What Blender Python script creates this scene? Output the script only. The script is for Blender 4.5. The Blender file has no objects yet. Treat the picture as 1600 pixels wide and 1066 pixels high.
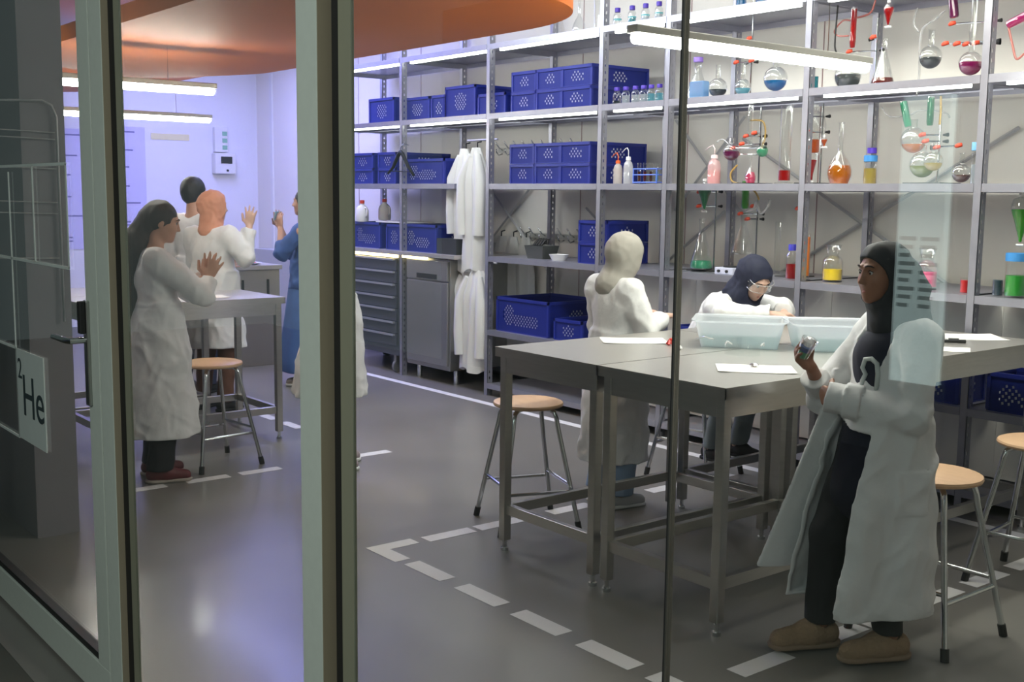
import bpy, bmesh, math, random
import numpy as np
from mathutils import Vector, Matrix
random.seed(7); rng = np.random.default_rng(7)
sc = bpy.context.scene
COL = sc.collection
PI = math.pi

# ---------------------------------------------------------------- camera
F, PITCH, ROLL, YAW, EYE = 1775.906, 0.1282299, 0.01159697, 0.897070, 1.6
_c, _s = math.cos(YAW), math.sin(YAW)
FW = np.array([-_s*math.cos(PITCH), _c*math.cos(PITCH), -math.sin(PITCH)])
_rt = np.array([_c, _s, 0.0]); _up = np.cross(_rt, FW)
RT = _rt*math.cos(ROLL) + _up*math.sin(ROLL); UP = -_rt*math.sin(ROLL) + _up*math.cos(ROLL)
CAM = np.array([0, 0, EYE])
cd = bpy.data.cameras.new('camera'); cam = bpy.data.objects.new('camera', cd); COL.objects.link(cam)
cd.sensor_width = 36; cd.lens = F/1600*36; cd.clip_start = 0.05; cd.clip_end = 100
M = Matrix.Identity(4)
for i in range(3):
    M[i][0], M[i][1], M[i][2], M[i][3] = RT[i], UP[i], -FW[i], CAM[i]
cam.matrix_world = M
sc.camera = cam

# ---------------------------------------------------------------- world, lights, exposure
sc.view_settings.view_transform = 'Standard'; sc.view_settings.look = 'None'
sc.view_settings.gamma = 1; sc.view_settings.use_curve_mapping = False
sc.view_settings.exposure = 0.5
w = bpy.data.worlds.new('world'); sc.world = w; w.use_nodes = True
w.node_tree.nodes['Background'].inputs[0].default_value = (0.55, 0.72, 0.70, 1)
w.node_tree.nodes['Background'].inputs[1].default_value = 0.07

def area(name, loc, size, power, color, rot=(0, 0, 0), spread=PI):
    l = bpy.data.lights.new(name, 'AREA'); l.shape = 'RECTANGLE'; l.size, l.size_y = size
    l.energy = power; l.color = color; l.spread = spread
    o = bpy.data.objects.new(name, l); COL.objects.link(o); o.location = loc; o.rotation_euler = rot
    return o
WARM = (1, .93, .82)
area('shelf_fill_light', (-3.3, 4.3, 3.2), (2.8, 0.7), 75, WARM, (math.radians(32), 0, 0))  # added fill, tilted at the shelving to brighten it; no visible fixture
area('shelf_fill_light', (-6.6, 4.3, 3.2), (3.2, 0.7), 75, (.93, .94, 1), (math.radians(32), 0, 0))  # second added fill for the left part of the shelf wall
area('blue_led_light', (-10.3, 4.9, 3.2), (3.0, 1.0), 140, (.36, .37, 1))
area('corridor_light', (-1.0, -1.6, 2.9), (2.5, 1.2), 42, (.93, 1, .95), (math.radians(35), 0, math.radians(15)))

# ---------------------------------------------------------------- placing helpers
def ray(x, y): return FW*F + RT*(x-800) - UP*(y-533)
def ony(x, y, Y):
    d = ray(x, y); return CAM + d*(Y/d[1])
def onz(x, y, z=0.0):
    d = ray(x, y); return CAM + d*((z-EYE)/d[2])
def proj(P):
    v = np.array(P, float)-CAM; z = v@FW
    return 800+F*(v@RT)/z, 533-F*(v@UP)/z, z
def solve_x(px, Y, z):
    a, b = -16.0, 1.0
    for _ in range(50):
        m = (a+b)/2
        if proj((m, Y, z))[0] < px: a = m
        else: b = m
    return (a+b)/2

# ---------------------------------------------------------------- materials
MATS = {}
def mat(name, color, rough=.5, metal=0, noise=0, nscale=20, bump=0, bscale=60, emit=None, estr=0, coat=0, alpha=1, spec=.5, stretch=(1, 1, 1)):
    if name in MATS: return MATS[name]
    m = bpy.data.materials.new(name); m.use_nodes = True; MATS[name] = m
    nt = m.node_tree; b = nt.nodes['Principled BSDF']
    b.inputs['Base Color'].default_value = (*color, 1); b.inputs['Roughness'].default_value = rough
    b.inputs['Metallic'].default_value = metal; b.inputs['Coat Weight'].default_value = coat
    b.inputs['Alpha'].default_value = alpha; b.inputs['Specular IOR Level'].default_value = spec
    if emit:
        b.inputs['Emission Color'].default_value = (*emit, 1); b.inputs['Emission Strength'].default_value = estr
    tc = nt.nodes.new('ShaderNodeTexCoord'); mp = nt.nodes.new('ShaderNodeMapping')
    mp.inputs['Scale'].default_value = stretch
    nt.links.new(tc.outputs['Object'], mp.inputs[0])
    n = nt.nodes.new('ShaderNodeTexNoise'); n.inputs['Scale'].default_value = nscale; n.inputs['Detail'].default_value = 4
    nt.links.new(mp.outputs[0], n.inputs['Vector'])
    amt = noise if noise else .04
    mx = nt.nodes.new('ShaderNodeMix'); mx.data_type = 'RGBA'
    mx.inputs[6].default_value = (*[max(0, c*(1-amt)) for c in color], 1)
    mx.inputs[7].default_value = (*[min(1, c*(1+amt)) for c in color], 1)
    nt.links.new(n.outputs['Fac'], mx.inputs[0]); nt.links.new(mx.outputs[2], b.inputs['Base Color'])
    if bump:
        n2 = nt.nodes.new('ShaderNodeTexNoise'); n2.inputs['Scale'].default_value = bscale
        nt.links.new(mp.outputs[0], n2.inputs['Vector'])
        bp = nt.nodes.new('ShaderNodeBump'); bp.inputs['Strength'].default_value = bump; bp.inputs['Distance'].default_value = .01
        nt.links.new(n2.outputs['Fac'], bp.inputs['Height']); nt.links.new(bp.outputs[0], b.inputs['Normal'])
    return m
def clear_mat(name, tint=(1, 1, 1), edge=.55, base=.04, refl=(1, 1, 1), rough=.03, milk=0, milkc=(1, 1, 1)):
    """thin clear wall: transparent, mirror-like towards grazing angles"""
    if name in MATS: return MATS[name]
    m = bpy.data.materials.new(name); m.use_nodes = True; MATS[name] = m
    nt = m.node_tree; nt.nodes.clear()
    out = nt.nodes.new('ShaderNodeOutputMaterial'); t = nt.nodes.new('ShaderNodeBsdfTransparent')
    t.inputs[0].default_value = (*tint, 1)
    g = nt.nodes.new('ShaderNodeBsdfGlossy'); g.inputs['Roughness'].default_value = rough; g.inputs[0].default_value = (*refl, 1)
    lw = nt.nodes.new('ShaderNodeLayerWeight'); lw.inputs[0].default_value = .35
    mr = nt.nodes.new('ShaderNodeMapRange'); mr.inputs[3].default_value = base; mr.inputs[4].default_value = edge
    nt.links.new(lw.outputs['Facing'], mr.inputs[0])
    mx = nt.nodes.new('ShaderNodeMixShader'); nt.links.new(mr.outputs[0], mx.inputs[0])
    src = t
    if milk:
        d = nt.nodes.new('ShaderNodeBsdfDiffuse'); d.inputs[0].default_value = (*milkc, 1)
        tl = nt.nodes.new('ShaderNodeBsdfTranslucent'); tl.inputs[0].default_value = (*milkc, 1)
        a = nt.nodes.new('ShaderNodeAddShader'); 
        m1 = nt.nodes.new('ShaderNodeMixShader'); m1.inputs[0].default_value = .5
        nt.links.new(d.outputs[0], m1.inputs[1]); nt.links.new(tl.outputs[0], m1.inputs[2])
        m2 = nt.nodes.new('ShaderNodeMixShader'); m2.inputs[0].default_value = milk
        nt.links.new(t.outputs[0], m2.inputs[1]); nt.links.new(m1.outputs[0], m2.inputs[2]); src = m2
        nt.nodes.remove(a)
    nt.links.new(src.outputs[0], mx.inputs[1]); nt.links.new(g.outputs[0], mx.inputs[2])
    nt.links.new(mx.outputs[0], out.inputs[0])
    return m
def liquid(name, color): return clear_mat('liquid_'+name, tint=tuple(min(1, c*1.0+.02) for c in color), edge=.12, base=.02, milk=.6, milkc=color)

STEEL = mat('brushed_steel', (.52, .51, .48), .30, 1, .12, 9, .04, 300, stretch=(1, 1, 9))
STEELTOP = mat('steel_top', (.50, .485, .45), .30, .55, .10, 6, .03, 200, stretch=(1, 12, 1))
GALV = mat('galvanised_steel', (.40, .40, .46), .40, .75, .15, 14)
CHROME = mat('chrome_tube', (.60, .62, .62), .18, 1, .05)
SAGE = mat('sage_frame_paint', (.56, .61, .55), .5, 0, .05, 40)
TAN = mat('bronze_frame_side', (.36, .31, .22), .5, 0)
BLACK = mat('black_rubber', (.012, .012, .012), .6)
BLUE = mat('blue_plastic', (.006, .016, .19), .5, 0, .08, spec=.3)
WHITE = mat('white_plastic', (.78, .78, .76), .45)
PAPER = mat('paper', (.85, .84, .80), .8)
WOOD = mat('stool_beech', (.62, .40, .24), .42, 0, .14, 7, stretch=(1, 9, 1))
GLASS = clear_mat('lab_glass', tint=(.95, .96, .95), edge=.72, base=.03)
RED = mat('red_plastic', (.62, .035, .02), .4)
LAMP = mat('lamp_tube_glow', (1, 1, 1), .5, emit=(1, .96, .86), estr=85)
STRIP = mat('led_strip_glow', (1, 1, 1), .5, emit=(1, .97, .9), estr=9)

# ---------------------------------------------------------------- mesh builder
class MB:
    def __init__(s): s.v = []; s.f = []
    def add(s, vs, fs):
        n = len(s.v); s.v += [tuple(map(float, v)) for v in vs]; s.f += [tuple(i+n for i in f) for f in fs]; return s
    def box(s, x0, x1, y0, y1, z0, z1):
        vs = [(x, y, z) for z in (z0, z1) for y in (y0, y1) for x in (x0, x1)]
        return s.add(vs, [(0, 2, 3, 1), (4, 5, 7, 6), (0, 1, 5, 4), (2, 6, 7, 3), (0, 4, 6, 2), (1, 3, 7, 5)])
    def tube(s, pts, r, n=8, caps=True):
        P = [Vector(p) for p in pts]; rr = r if isinstance(r, (list, tuple)) else [r]*len(P)
        base = len(s.v); prev = None
        for i, p in enumerate(P):
            t = (P[min(i+1, len(P)-1)]-P[max(i-1, 0)]).normalized()
            if prev is None:
                a = Vector((0, 0, 1)) if abs(t.z) < .9 else Vector((1, 0, 0)); u = t.cross(a).normalized()
            else: u = (prev - t*prev.dot(t)).normalized()
            prev = u; v = t.cross(u)
            for k in range(n):
                a = 2*PI*k/n; q = p + (u*math.cos(a)+v*math.sin(a))*rr[i]; s.v.append(tuple(q))
        for i in range(len(P)-1):
            for k in range(n):
                a, b = base+i*n+k, base+i*n+(k+1) % n; s.f.append((a, b, b+n, a+n))
        if caps:
            s.f.append(tuple(base+k for k in reversed(range(n)))); s.f.append(tuple(base+(len(P)-1)*n+k for k in range(n)))
        return s
    def cyl(s, c, r, h, n=20, r2=None): return s.tube([c, (c[0], c[1], c[2]+h)], [r, r if r2 is None else r2], n)
    def lathe(s, prof, n=20, c=(0, 0, 0)):
        base = len(s.v)
        for r, z in prof:
            for k in range(n):
                a = 2*PI*k/n; s.v.append((c[0]+max(r, 1e-4)*math.cos(a), c[1]+max(r, 1e-4)*math.sin(a), c[2]+z))
        for i in range(len(prof)-1):
            for k in range(n):
                a, b = base+i*n+k, base+i*n+(k+1) % n; s.f.append((a, b, b+n, a+n))
        return s
    def prism(s, poly, z0, z1):
        n = len(poly); b = len(s.v)
        for z in (z0, z1):
            for x, y in poly: s.v.append((x, y, z))
        s.f.append(tuple(b+k for k in reversed(range(n)))); s.f.append(tuple(b+n+k for k in range(n)))
        for k in range(n): s.f.append((b+k, b+(k+1) % n, b+n+(k+1) % n, b+n+k))
        return s
    def xform(s, Mx, start=0):
        for i in range(start, len(s.v)): s.v[i] = tuple(Mx @ Vector(s.v[i]))
        return s
    def build(s, name, m, parent=None, loc=None, smooth=False, bevel=0, fix=False, rz=0):
        me = bpy.data.meshes.new(name); me.from_pydata(s.v, [], s.f)
        if fix:
            bm = bmesh.new(); bm.from_mesh(me); bmesh.ops.recalc_face_normals(bm, faces=bm.faces); bm.to_mesh(me); bm.free()
        me.materials.append(m)
        o = bpy.data.objects.new(name, me); COL.objects.link(o)
        if parent: o.parent = parent
        if loc is not None: o.location = loc
        if rz: o.rotation_euler = (0, 0, rz)
        if smooth:
            me.polygons.foreach_set('use_smooth', [True]*len(me.polygons))
            if smooth == 'auto': me.set_sharp_from_angle(angle=math.radians(40))
        if bevel:
            b = o.modifiers.new('bevel', 'BEVEL'); b.width = bevel; b.segments = 2; b.limit_method = 'ANGLE'
        return o
def tag(o, label=None, cat=None, group=None, kind=None):
    if label: o['label'] = label
    if cat: o['category'] = cat
    if group: o['group'] = group
    if kind: o['kind'] = kind
    return o
def thing(name, label, cat, loc=(0, 0, 0), rz=0, group=None):
    o = bpy.data.objects.new(name, None); COL.objects.link(o); o.empty_display_size = .05
    o.location = loc; o.rotation_euler = (0, 0, rz)
    return tag(o, label, cat, group)
def dup(o, loc=None, rz=None, label=None, parent=None):
    c = o.copy(); COL.objects.link(c)
    if parent is not None: c.parent = parent
    if loc is not None: c.location = loc
    if rz is not None: c.rotation_euler = (0, 0, rz)
    if label: c['label'] = label
    for ch in list(o.children): dup(ch, parent=c)
    return c
def struct(o): o['kind'] = 'structure'; return o

# ================================================================ ROOM SHELL
XL, YB, ZC = -12.7, 6.2, 3.3
FLOOR = mat('polished_concrete', (.185, .175, .16), .33, 0, .30, 1.6, .02, 5, coat=.12, spec=.6)
MATS['polished_concrete'].node_tree.nodes['Principled BSDF'].inputs['Coat Roughness'].default_value = .12
WALLM = mat('sandwich_panel_wall', (.82, .79, .72), .55, 0, .03, 1.2)
WALLW = mat('white_lab_wall', (.80, .80, .84), .5)
struct(MB().box(XL, 3, 1.0, YB+.1, -.1, 0).build('floor', FLOOR))
struct(MB().box(XL, 3, -4, 1.0, -.1, -.001).build('floor_corridor', mat('corridor_floor', (.045, .05, .04), .5, 0, .2, 3)))
struct(MB().box(XL-.1, 3, 1.0, YB+.1, ZC, ZC+.1).build('ceiling', mat('ceiling_paint', (.75, .75, .8), .8)))
bw = MB().box(XL-.1, 3, YB, YB+.1, 0, ZC)
x = XL
struct(bw.build('wall_back', WALLM))
g = MB()
for k in range(13):
    x = -11.5+k*1.15; g.box(x-.004, x+.004, YB-.002, YB-.0005, 0, ZC)
struct(g.build('trim_1', mat('panel_joint', (.34, .22, .21), .7)))
struct(MB().box(XL-.1, XL, 1.0, YB, 0, ZC).build('wall_left', WALLW))
struct(MB().box(3, 3.1, -4, YB, 0, ZC).build('wall_right', WALLM))
struct(MB().box(-9, 3, -4.1, -4, 0, ZC).build('wall_corridor', mat('corridor_wall', (.10, .12, .12), .8)))
struct(MB().box(XL, XL+.02, 1.2, YB, 0, .1).build('baseboard_left', GALV))
struct(MB().box(XL, 3, YB-.03, YB, 0, .09).build('baseboard_back', mat('dark_plinth', (.03, .03, .03), .6)))
# tall pillar just inside the facade on the left
struct(MB().box(-7.2, -5.33, 1.47, 1.66, 0, ZC).build('wall_partition', mat('grey_partition', (.24, .225, .24), .5, 0, .06, 2)))

# ---------------------------------------------------------------- facade
FY = 1.12
def fx(px, py=560): return float(ony(px, py, FY)[0])
fr = MB()
x1, x2, x3, x4, x5 = fx(137), fx(155), fx(176), fx(186), fx(195)
door = thing('glass_door', 'sage green framed glass door with lever handle and periodic table square', 'door', (x2, FY, 0))
door['kind'] = 'structure'; door.name = 'door_1'
for k in ('label', 'category'): del door[k]
def rel(mb, root):
    L = root.location
    mb.v = [(v[0]-L.x, v[1]-L.y, v[2]-L.z) for v in mb.v]; return mb
DL = -5.35
rel(MB().box(x1, x2-.003, FY, FY+.05, .13, 2.7), door).build('stile', SAGE, door, bevel=.002)
rel(MB().box(DL-.08, DL, FY, FY+.05, .13, 2.7), door).build('stile', SAGE, door, bevel=.002)
rel(MB().box(DL-.08, x2-.003, FY, FY+.05, .012, .13), door).build('bottom_rail', SAGE, door, bevel=.002)
rel(MB().box(DL, x1, FY+.008, FY+.04, .13, .152), door).build('gasket', BLACK, door)
GP = clear_mat('window_glass', tint=(.93, .96, .955), edge=.42, base=.035, rough=.0)
rel(MB().box(DL, x1, FY+.022, FY+.028, .15, 2.7), door).build('pane', GP, door)
hz = float(ony(135, 530, FY)[2])
hp = rel(MB().box(x1+.004, x1+.034, FY-.012, FY, hz-.20, hz+.12), door).build('handle_plate', mat('handle_steel', (.45, .46, .44), .3, 1), door, bevel=.004)
rel(MB().box(x1+.006, x1+.032, FY-.03, FY-.012, hz+.02, hz+.118), door).build('lock_case', BLACK, door, bevel=.004)
rel(MB().tube([(x1+.018, FY-.01, hz), (x1+.018, FY-.055, hz), (x1+.0, FY-.062, hz), (x1-.12, FY-.062, hz)], .0095, 12), door).build('lever_handle', CHROME, door, smooth='auto')
rel(MB().tube([(x1+.018, FY+.05, hz), (x1+.018, FY+.10, hz), (x1+.04, FY+.11, hz), (x1-.10, FY+.11, hz)], .0095, 12), door).build('lever_handle', CHROME, door, smooth='auto')
# printed squares on the door pane
SX = [fx(97, 400), fx(45, 400), fx(16, 560), fx(16, 560)-.325, fx(16, 560)-.65]
def fz(px, py): return float(ony(px, py, FY)[2])
Z1, Z2, Z3, Z4 = fz(60, 257), fz(60, 413), fz(45, 556), fz(60, 707)
LN = mat('white_foil', (.60, .66, .63), .6)
t = .0045
ln = MB()
yy0, yy1 = FY+.0195, FY+.0218
for z in (Z1, Z2): ln.box(DL, SX[0]+t, yy0, yy1, z-t, z+t)
for xx in (SX[0], SX[1]): ln.box(xx-t, xx+t, yy0, yy1, Z2, Z1)
ln.box(SX[2]-t, SX[2]+t, yy0, yy1, Z4, Z1-.02)
for z in (Z3, Z4): ln.box(DL, SX[2], yy0, yy1, z-t, z+t)
rel(ln, door).build('printed_grid', LN, door)
XA, XB = SX[2], fx(61, 640)
rel(MB().box(XA, XB, yy0, yy1, Z4, Z3), door).build('element_square', LN, door)
INK = mat('dark_ink', (.03, .05, .055), .6)
def text(body, x, z, size, name, y, sx=1.0):
    cu = bpy.data.curves.new(name, 'FONT'); cu.body = body; cu.size = size; cu.extrude = .0006
    o = bpy.data.objects.new(name, cu); COL.objects.link(o); dg = bpy.context.evaluated_depsgraph_get()
    me = bpy.data.meshes.new_from_object(o.evaluated_get(dg)); bpy.data.objects.remove(o)
    me.materials.clear(); me.materials.append(INK); o = bpy.data.objects.new(name, me); COL.objects.link(o)
    o.rotation_euler = (PI/2, 0, 0); o.location = (x, y, z); o.scale = (sx, 1, 1); return o
for body, xx, zz, sz, nm in (('2', XA+.02, Z3-.105, .105, 'numeral'), ('He', XA+.065, Z4+.095, .215, 'symbol')):
    o = text(body, xx, zz, sz, nm, yy0-.001, 1.0)
    o.parent = door; o.location = (xx-door.location.x, yy0-.001-door.location.y, zz)
# frames: sage front face, bronze return face, black seal, next profile
def back_y(xf, px):
    a, b = FY, FY+.4
    for _ in range(40):
        m = (a+b)/2
        if proj((xf, m, 1.55))[0] < px: a = m
        else: b = m
    return a
def frame(px, n0, split=None):
    """px: pixel columns of the profile borders at eye height, left to right"""
    xa, xb = fx(px[0]), fx(px[1]); yb = back_y(xb, px[2])
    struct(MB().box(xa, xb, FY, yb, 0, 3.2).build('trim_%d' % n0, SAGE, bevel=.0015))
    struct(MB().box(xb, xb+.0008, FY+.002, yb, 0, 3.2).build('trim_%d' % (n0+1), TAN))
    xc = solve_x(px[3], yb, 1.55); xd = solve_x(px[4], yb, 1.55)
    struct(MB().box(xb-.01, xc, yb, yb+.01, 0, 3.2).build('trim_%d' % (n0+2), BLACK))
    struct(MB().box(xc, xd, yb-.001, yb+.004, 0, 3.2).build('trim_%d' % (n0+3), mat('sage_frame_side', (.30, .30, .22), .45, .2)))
    return xa, xd, yb
_, xL, yL = frame((156, 174, 178, 187, 196), 2)
xR, xE, yE = frame((468, 499, 520, 531, 552), 6)
struct(MB().box(xL, xR, yL-.002, yL+.004, 0.0, 3.2).build('window_1', GP))
j = fx(1030, 533)
struct(MB().box(xE, j-.0025, yE-.004, yE+.002, 0.0, 3.2).build('window_2', GP))
struct(MB().box(j+.0035, 2.9, yE-.004, yE+.002, 0.0, 3.2).build('window_3', GP))
struct(MB().box(j-.0025, j+.0005, yE-.006, yE+.004, 0, 3.2).build('trim_10', BLACK))
struct(MB().box(j+.0005, j+.0035, yE-.006, yE+.004, 0, 3.2).build('trim_11', mat('glass_edge_profile', (.42, .40, .36), .25, .9)))
p1, x5 = xR, xL
# pale panel behind the viewer; glow added so its mirror image shows in the glass
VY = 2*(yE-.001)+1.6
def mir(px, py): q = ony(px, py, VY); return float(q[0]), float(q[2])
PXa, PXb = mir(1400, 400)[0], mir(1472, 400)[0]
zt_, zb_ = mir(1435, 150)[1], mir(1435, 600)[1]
ip = thing('mirrored_panel', 'tall pale panel with writing, made to glow so it mirrors at the black headscarf', 'panel', ((PXa+PXb)/2, -1.6, 0))
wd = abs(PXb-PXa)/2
MB().box(-wd, wd, -.04, 0, zb_, zt_).build('glow_face', mat('panel_glow', (.7, .8, .8), .5, emit=(.70, .92, .90), estr=.85), ip)
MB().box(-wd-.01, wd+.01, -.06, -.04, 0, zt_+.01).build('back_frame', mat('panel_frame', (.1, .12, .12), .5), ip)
for r_i in range(9):
    z_ = mir(1425, 372)[1]-r_i*.032
    for a_, b_ in ((-.85, -.12), (.08, .85)):
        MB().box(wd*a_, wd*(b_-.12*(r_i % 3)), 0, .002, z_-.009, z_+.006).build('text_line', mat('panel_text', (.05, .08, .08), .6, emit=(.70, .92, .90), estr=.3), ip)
struct(MB().box(p1, 2.9, FY-.01, FY+.06, 0, .03).build('trim_13', SAGE))
struct(MB().box(x5, p1-.001, FY-.01, FY+.06, 0, .03).build('trim_12', SAGE))
struct(MB().box(XL, 3, FY-.02, FY+.1, 3.15, 3.4).build('wall_front', WALLW))

# ---------------------------------------------------------------- floor tape
TAPE = mat('white_floor_tape', (.72, .71, .70), .5)
def tape(x, y, lx, ly, label, group):
    tag(MB().box(-lx/2, lx/2, -ly/2, ly/2, .0002, .0014).build('floor_tape', TAPE, loc=(x, y, 0)), label, 'floor tape', group)
GF = 'dashes of white floor tape around the right tables'
for i, xx in enumerate((-3.88, -3.51, -3.14, -2.765)):
    tape(xx, 2.66, .27, .082, ('white tape dash nearest the corner mark on the front line', 'white tape dash, second from the corner mark on the front line', 'white tape dash, third from the corner mark on the front line', 'white tape dash, fourth from the corner mark, touching the glass joint')[i], GF)
tape(-2.45, 2.66, .2, .082, 'white tape dash at the bottom edge, left of the corner gap', GF)
c = MB().prism([(-.11, -.04), (.135, -.04), (.135, .04), (-.03, .04), (-.03, .20), (-.11, .20)], .0002, .0014)
tag(c.build('floor_tape', TAPE, loc=(-4.2, 2.645, 0)), 'L-shaped white corner mark of tape on the floor left of the front table', 'floor tape', GF)
for yy, l in ((3.03, 'white tape dash on the left line, next to the corner mark'), (3.33, 'white tape dash on the left line under the round stool'), (3.79, 'white tape dash on the left line before the shoes of the beige headscarf person'), (4.5, 'white tape dash behind the left table legs'), (4.9, 'white tape dash beside the stool of the navy headscarf person')):
    tape(-4.255, yy, .082, .27, l, GF)
for yy, l in ((3.03, 'white tape dash in front of the fluffy slippers'), (3.47, 'white tape dash just behind the slippers'), (3.76, 'white tape dash under the right foreground stool'), (4.14, 'white tape dash behind the right foreground stool'), (4.5, 'white tape dash under the stool at the right edge'), (4.86, 'white tape dash farthest right by the frame edge')):
    tape(-2.39, yy, .082, .27, l, GF)
GL = 'dashes of white floor tape around the left tables'
for yy, l in ((2.18, 'white tape dash in front of the long-haired person, by the door frame'), (2.55, 'white tape dash at the red and black shoes'), (2.87, 'white tape dash under the left stool leg'), (3.62, 'white tape dash right of the wide frame post by the dark shoe')):
    tape(-5.91, yy, .075, .25, l, GL)
for xx, l in ((-7.35, 'short white tape dash behind the left table leg'), (-6.98, 'white tape dash between left table leg and frame post')):
    tape(xx, 3.63, .25, .075, l, GL)
tag(MB().box(-12, -1.2, -.035, .035, .0002, .0014).build('floor_line', TAPE, loc=(0, 5.235, 0)), 'long solid white tape line along the foot of the shelving', 'floor line')

# ================================================================ CANOPY AND LAMPS
ORANGE = mat('orange_fabric', (.62, .15, .012), .6, 0, .08, 3)
def canopy(name, x0, x1, y0, y1, z, rl, rr, label, bulge=.035, zt=.09):
    cy = (y0+y1)/2; hw = (y1-y0)/2; nx, ny = 60, 20
    v = []; f = []
    def half(x):
        h = hw
        if x < x0+rl: h = hw*math.sqrt(max(0, 1-((x0+rl-x)/rl)**2.0)) if rl else hw
        if x > x1-rr: h = min(h, hw*max(0, 1-abs((x-(x1-rr))/rr)**2.3)**(1/2.3)) if rr else hw
        return h
    for i in range(nx+1):
        tt = i/nx; x = x0+(x1-x0)*(.5-.5*math.cos(PI*tt))
        h = half(x)
        for jn in range(ny+1):
            s_ = -1+2*jn/ny; y = cy+h*s_
            zz = z + bulge*(abs(s_)**2.2)*.9 - .03*math.sin(x*2.1)*(1-abs(s_))
            v.append((x, y, zz))
    for i in range(nx):
        for jn in range(ny):
            a = i*(ny+1)+jn; f.append((a, a+1, a+ny+2, a+ny+1))
    mb = MB().add(v, f)
    rim = [i*(ny+1) for i in range(nx+1)] + [nx*(ny+1)+k for k in range(1, ny+1)] + [i*(ny+1)+ny for i in range(nx-1, -1, -1)] + [k for k in range(ny-1, 0, -1)]
    n0 = len(mb.v); L = len(rim)
    for r in rim:
        a = mb.v[r]; mb.v.append((a[0]+(.06 if a[0] > (x0+x1)/2 else -.06)*0, a[1], a[2]+zt))
    for k in range(L):
        a, b = rim[k], rim[(k+1) % L]; mb.f.append((a, b, n0+(k+1) % L, n0+k))
    mb.f.append(tuple(n0+k for k in range(L)))
    root = thing(name, label, 'ceiling canopy', ((x0+x1)/2, cy, z))
    rel(mb, root).build('fabric_shell', ORANGE, root, smooth='auto', fix=True)
    for xx in (x0+.5, x1-.9):
        rel(MB().tube([(xx, cy, z+zt+bulge*.2), (xx, cy, ZC)], .006, 6), root).build('suspension_wire', CHROME, root)
    return root
canopy('orange_ceiling_canopy', -8.35, -3.86, 2.16, 3.84, 2.42, .7, .95, 'long orange fabric canopy with rounded right end hanging before the shelving')
canopy('orange_ceiling_canopy', -12.2, -8.2, 2.2, 4.3, 2.56, .5, .5, 'orange fabric canopy piece farther left, above the two tube lamps', .06)

def tube_lamp(x, y0, y1, z, label, s=1.0):
    r = thing('linear_pendant_lamp', label, 'lamp', (x, (y0+y1)/2, z), 0, 'linear pendant lamps over the tables')
    h = (y1-y0)/2
    MB().box(-.03, .03, -h, h, .014, .045).build('housing', mat('lamp_housing', (.55, .54, .5), .4, .5), r, bevel=.004)
    m = MB().tube([(0, -h+.01, 0), (0, -h+.02, 0), (0, h-.02, 0), (0, h-.01, 0)], [.008, .026, .026, .008], 14)
    m.build('light_tube', LAMP, r, smooth=True)
    for yy in (-h*.6, h*.6): MB().tube([(0, yy, .045), (0, yy, ZC-z)], .002, 5).build('suspension_wire', CHROME, r)
    return r
tube_lamp(-3.21, 3.13, 4.665, 2.205, 'bright linear lamp hanging over the right steel tables')
tube_lamp(-6.68, 1.50, 2.99, 2.205, 'nearer of the two linear lamps hanging on the left side')
tube_lamp(-9.39, 2.60, 4.16, 2.205, 'farther of the two linear lamps hanging on the left side')

# ================================================================ SHELVING
SY0, SY1 = 5.45, 6.14
PX = [-9.74, -8.4, -7.16, -5.88, -5.25, -4.153, -3.07, -1.98]
ZS = {0: 2.75, 1: 2.222, 2: 1.682, 3: 1.115, 4: .53, 5: .10}
def post(x, y):
    """slotted angle post: two flanges with real holes"""
    mb = MB(); w_ = .042; tk = .003
    mb.box(x-w_/2, x+w_/2, y, y+tk, 0, 3.05)
    # side flange with a column of slots on the right side
    fx_ = x+w_/2
    z = 0.0; step = .05; ya, yb, yc, yd = y, y+.017, y+.028, y+.05
    mb.box(fx_-tk, fx_, ya, yb, 0, 3.05); mb.box(fx_-tk, fx_, yc, yd, 0, 3.05)
    while z < 3.04:
        mb.box(fx_-tk, fx_, yb, yc, z, z+step-.02); z += step
    return mb
for side, (yy, nm) in enumerate(((SY0, 'front'), (SY1-.05, 'rear'))):
    pass
names = ['far left', 'left of the drawer unit', 'between dishwasher and hanging coats', 'left of the small blue crates', 'behind the glass joint', 'right of the navy headscarf person', 'right of the black headscarf person', 'at the right edge']
shelf_root = thing('shelving_rack', 'tall grey slotted-angle steel shelving rack along the whole back wall', 'shelving rack', (-5.9, 5.8, 0))
for k, x in enumerate(PX):
    p = rel(post(x, SY0), shelf_root).build('post', GALV, shelf_root)
    p = rel(post(x, SY1-.05), shelf_root).build('post', GALV, shelf_root)
def board(x0, x1, z, th=.042, y1=SY1):
    mb = MB().box(x0+.022, x1-.022, SY0+.004, y1-.01, z-.006, z)
    mb.box(x0+.022, x1-.022, SY0-.002, SY0+.003, z-th, z); mb.box(x0+.022, x1-.022, y1-.012, y1-.009, z-th, z)
    mb.box(x0+.022, x0+.026, SY0, y1-.01, z-th, z); mb.box(x1-.026, x1-.022, SY0, y1-.01, z-th, z)
    return mb
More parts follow.
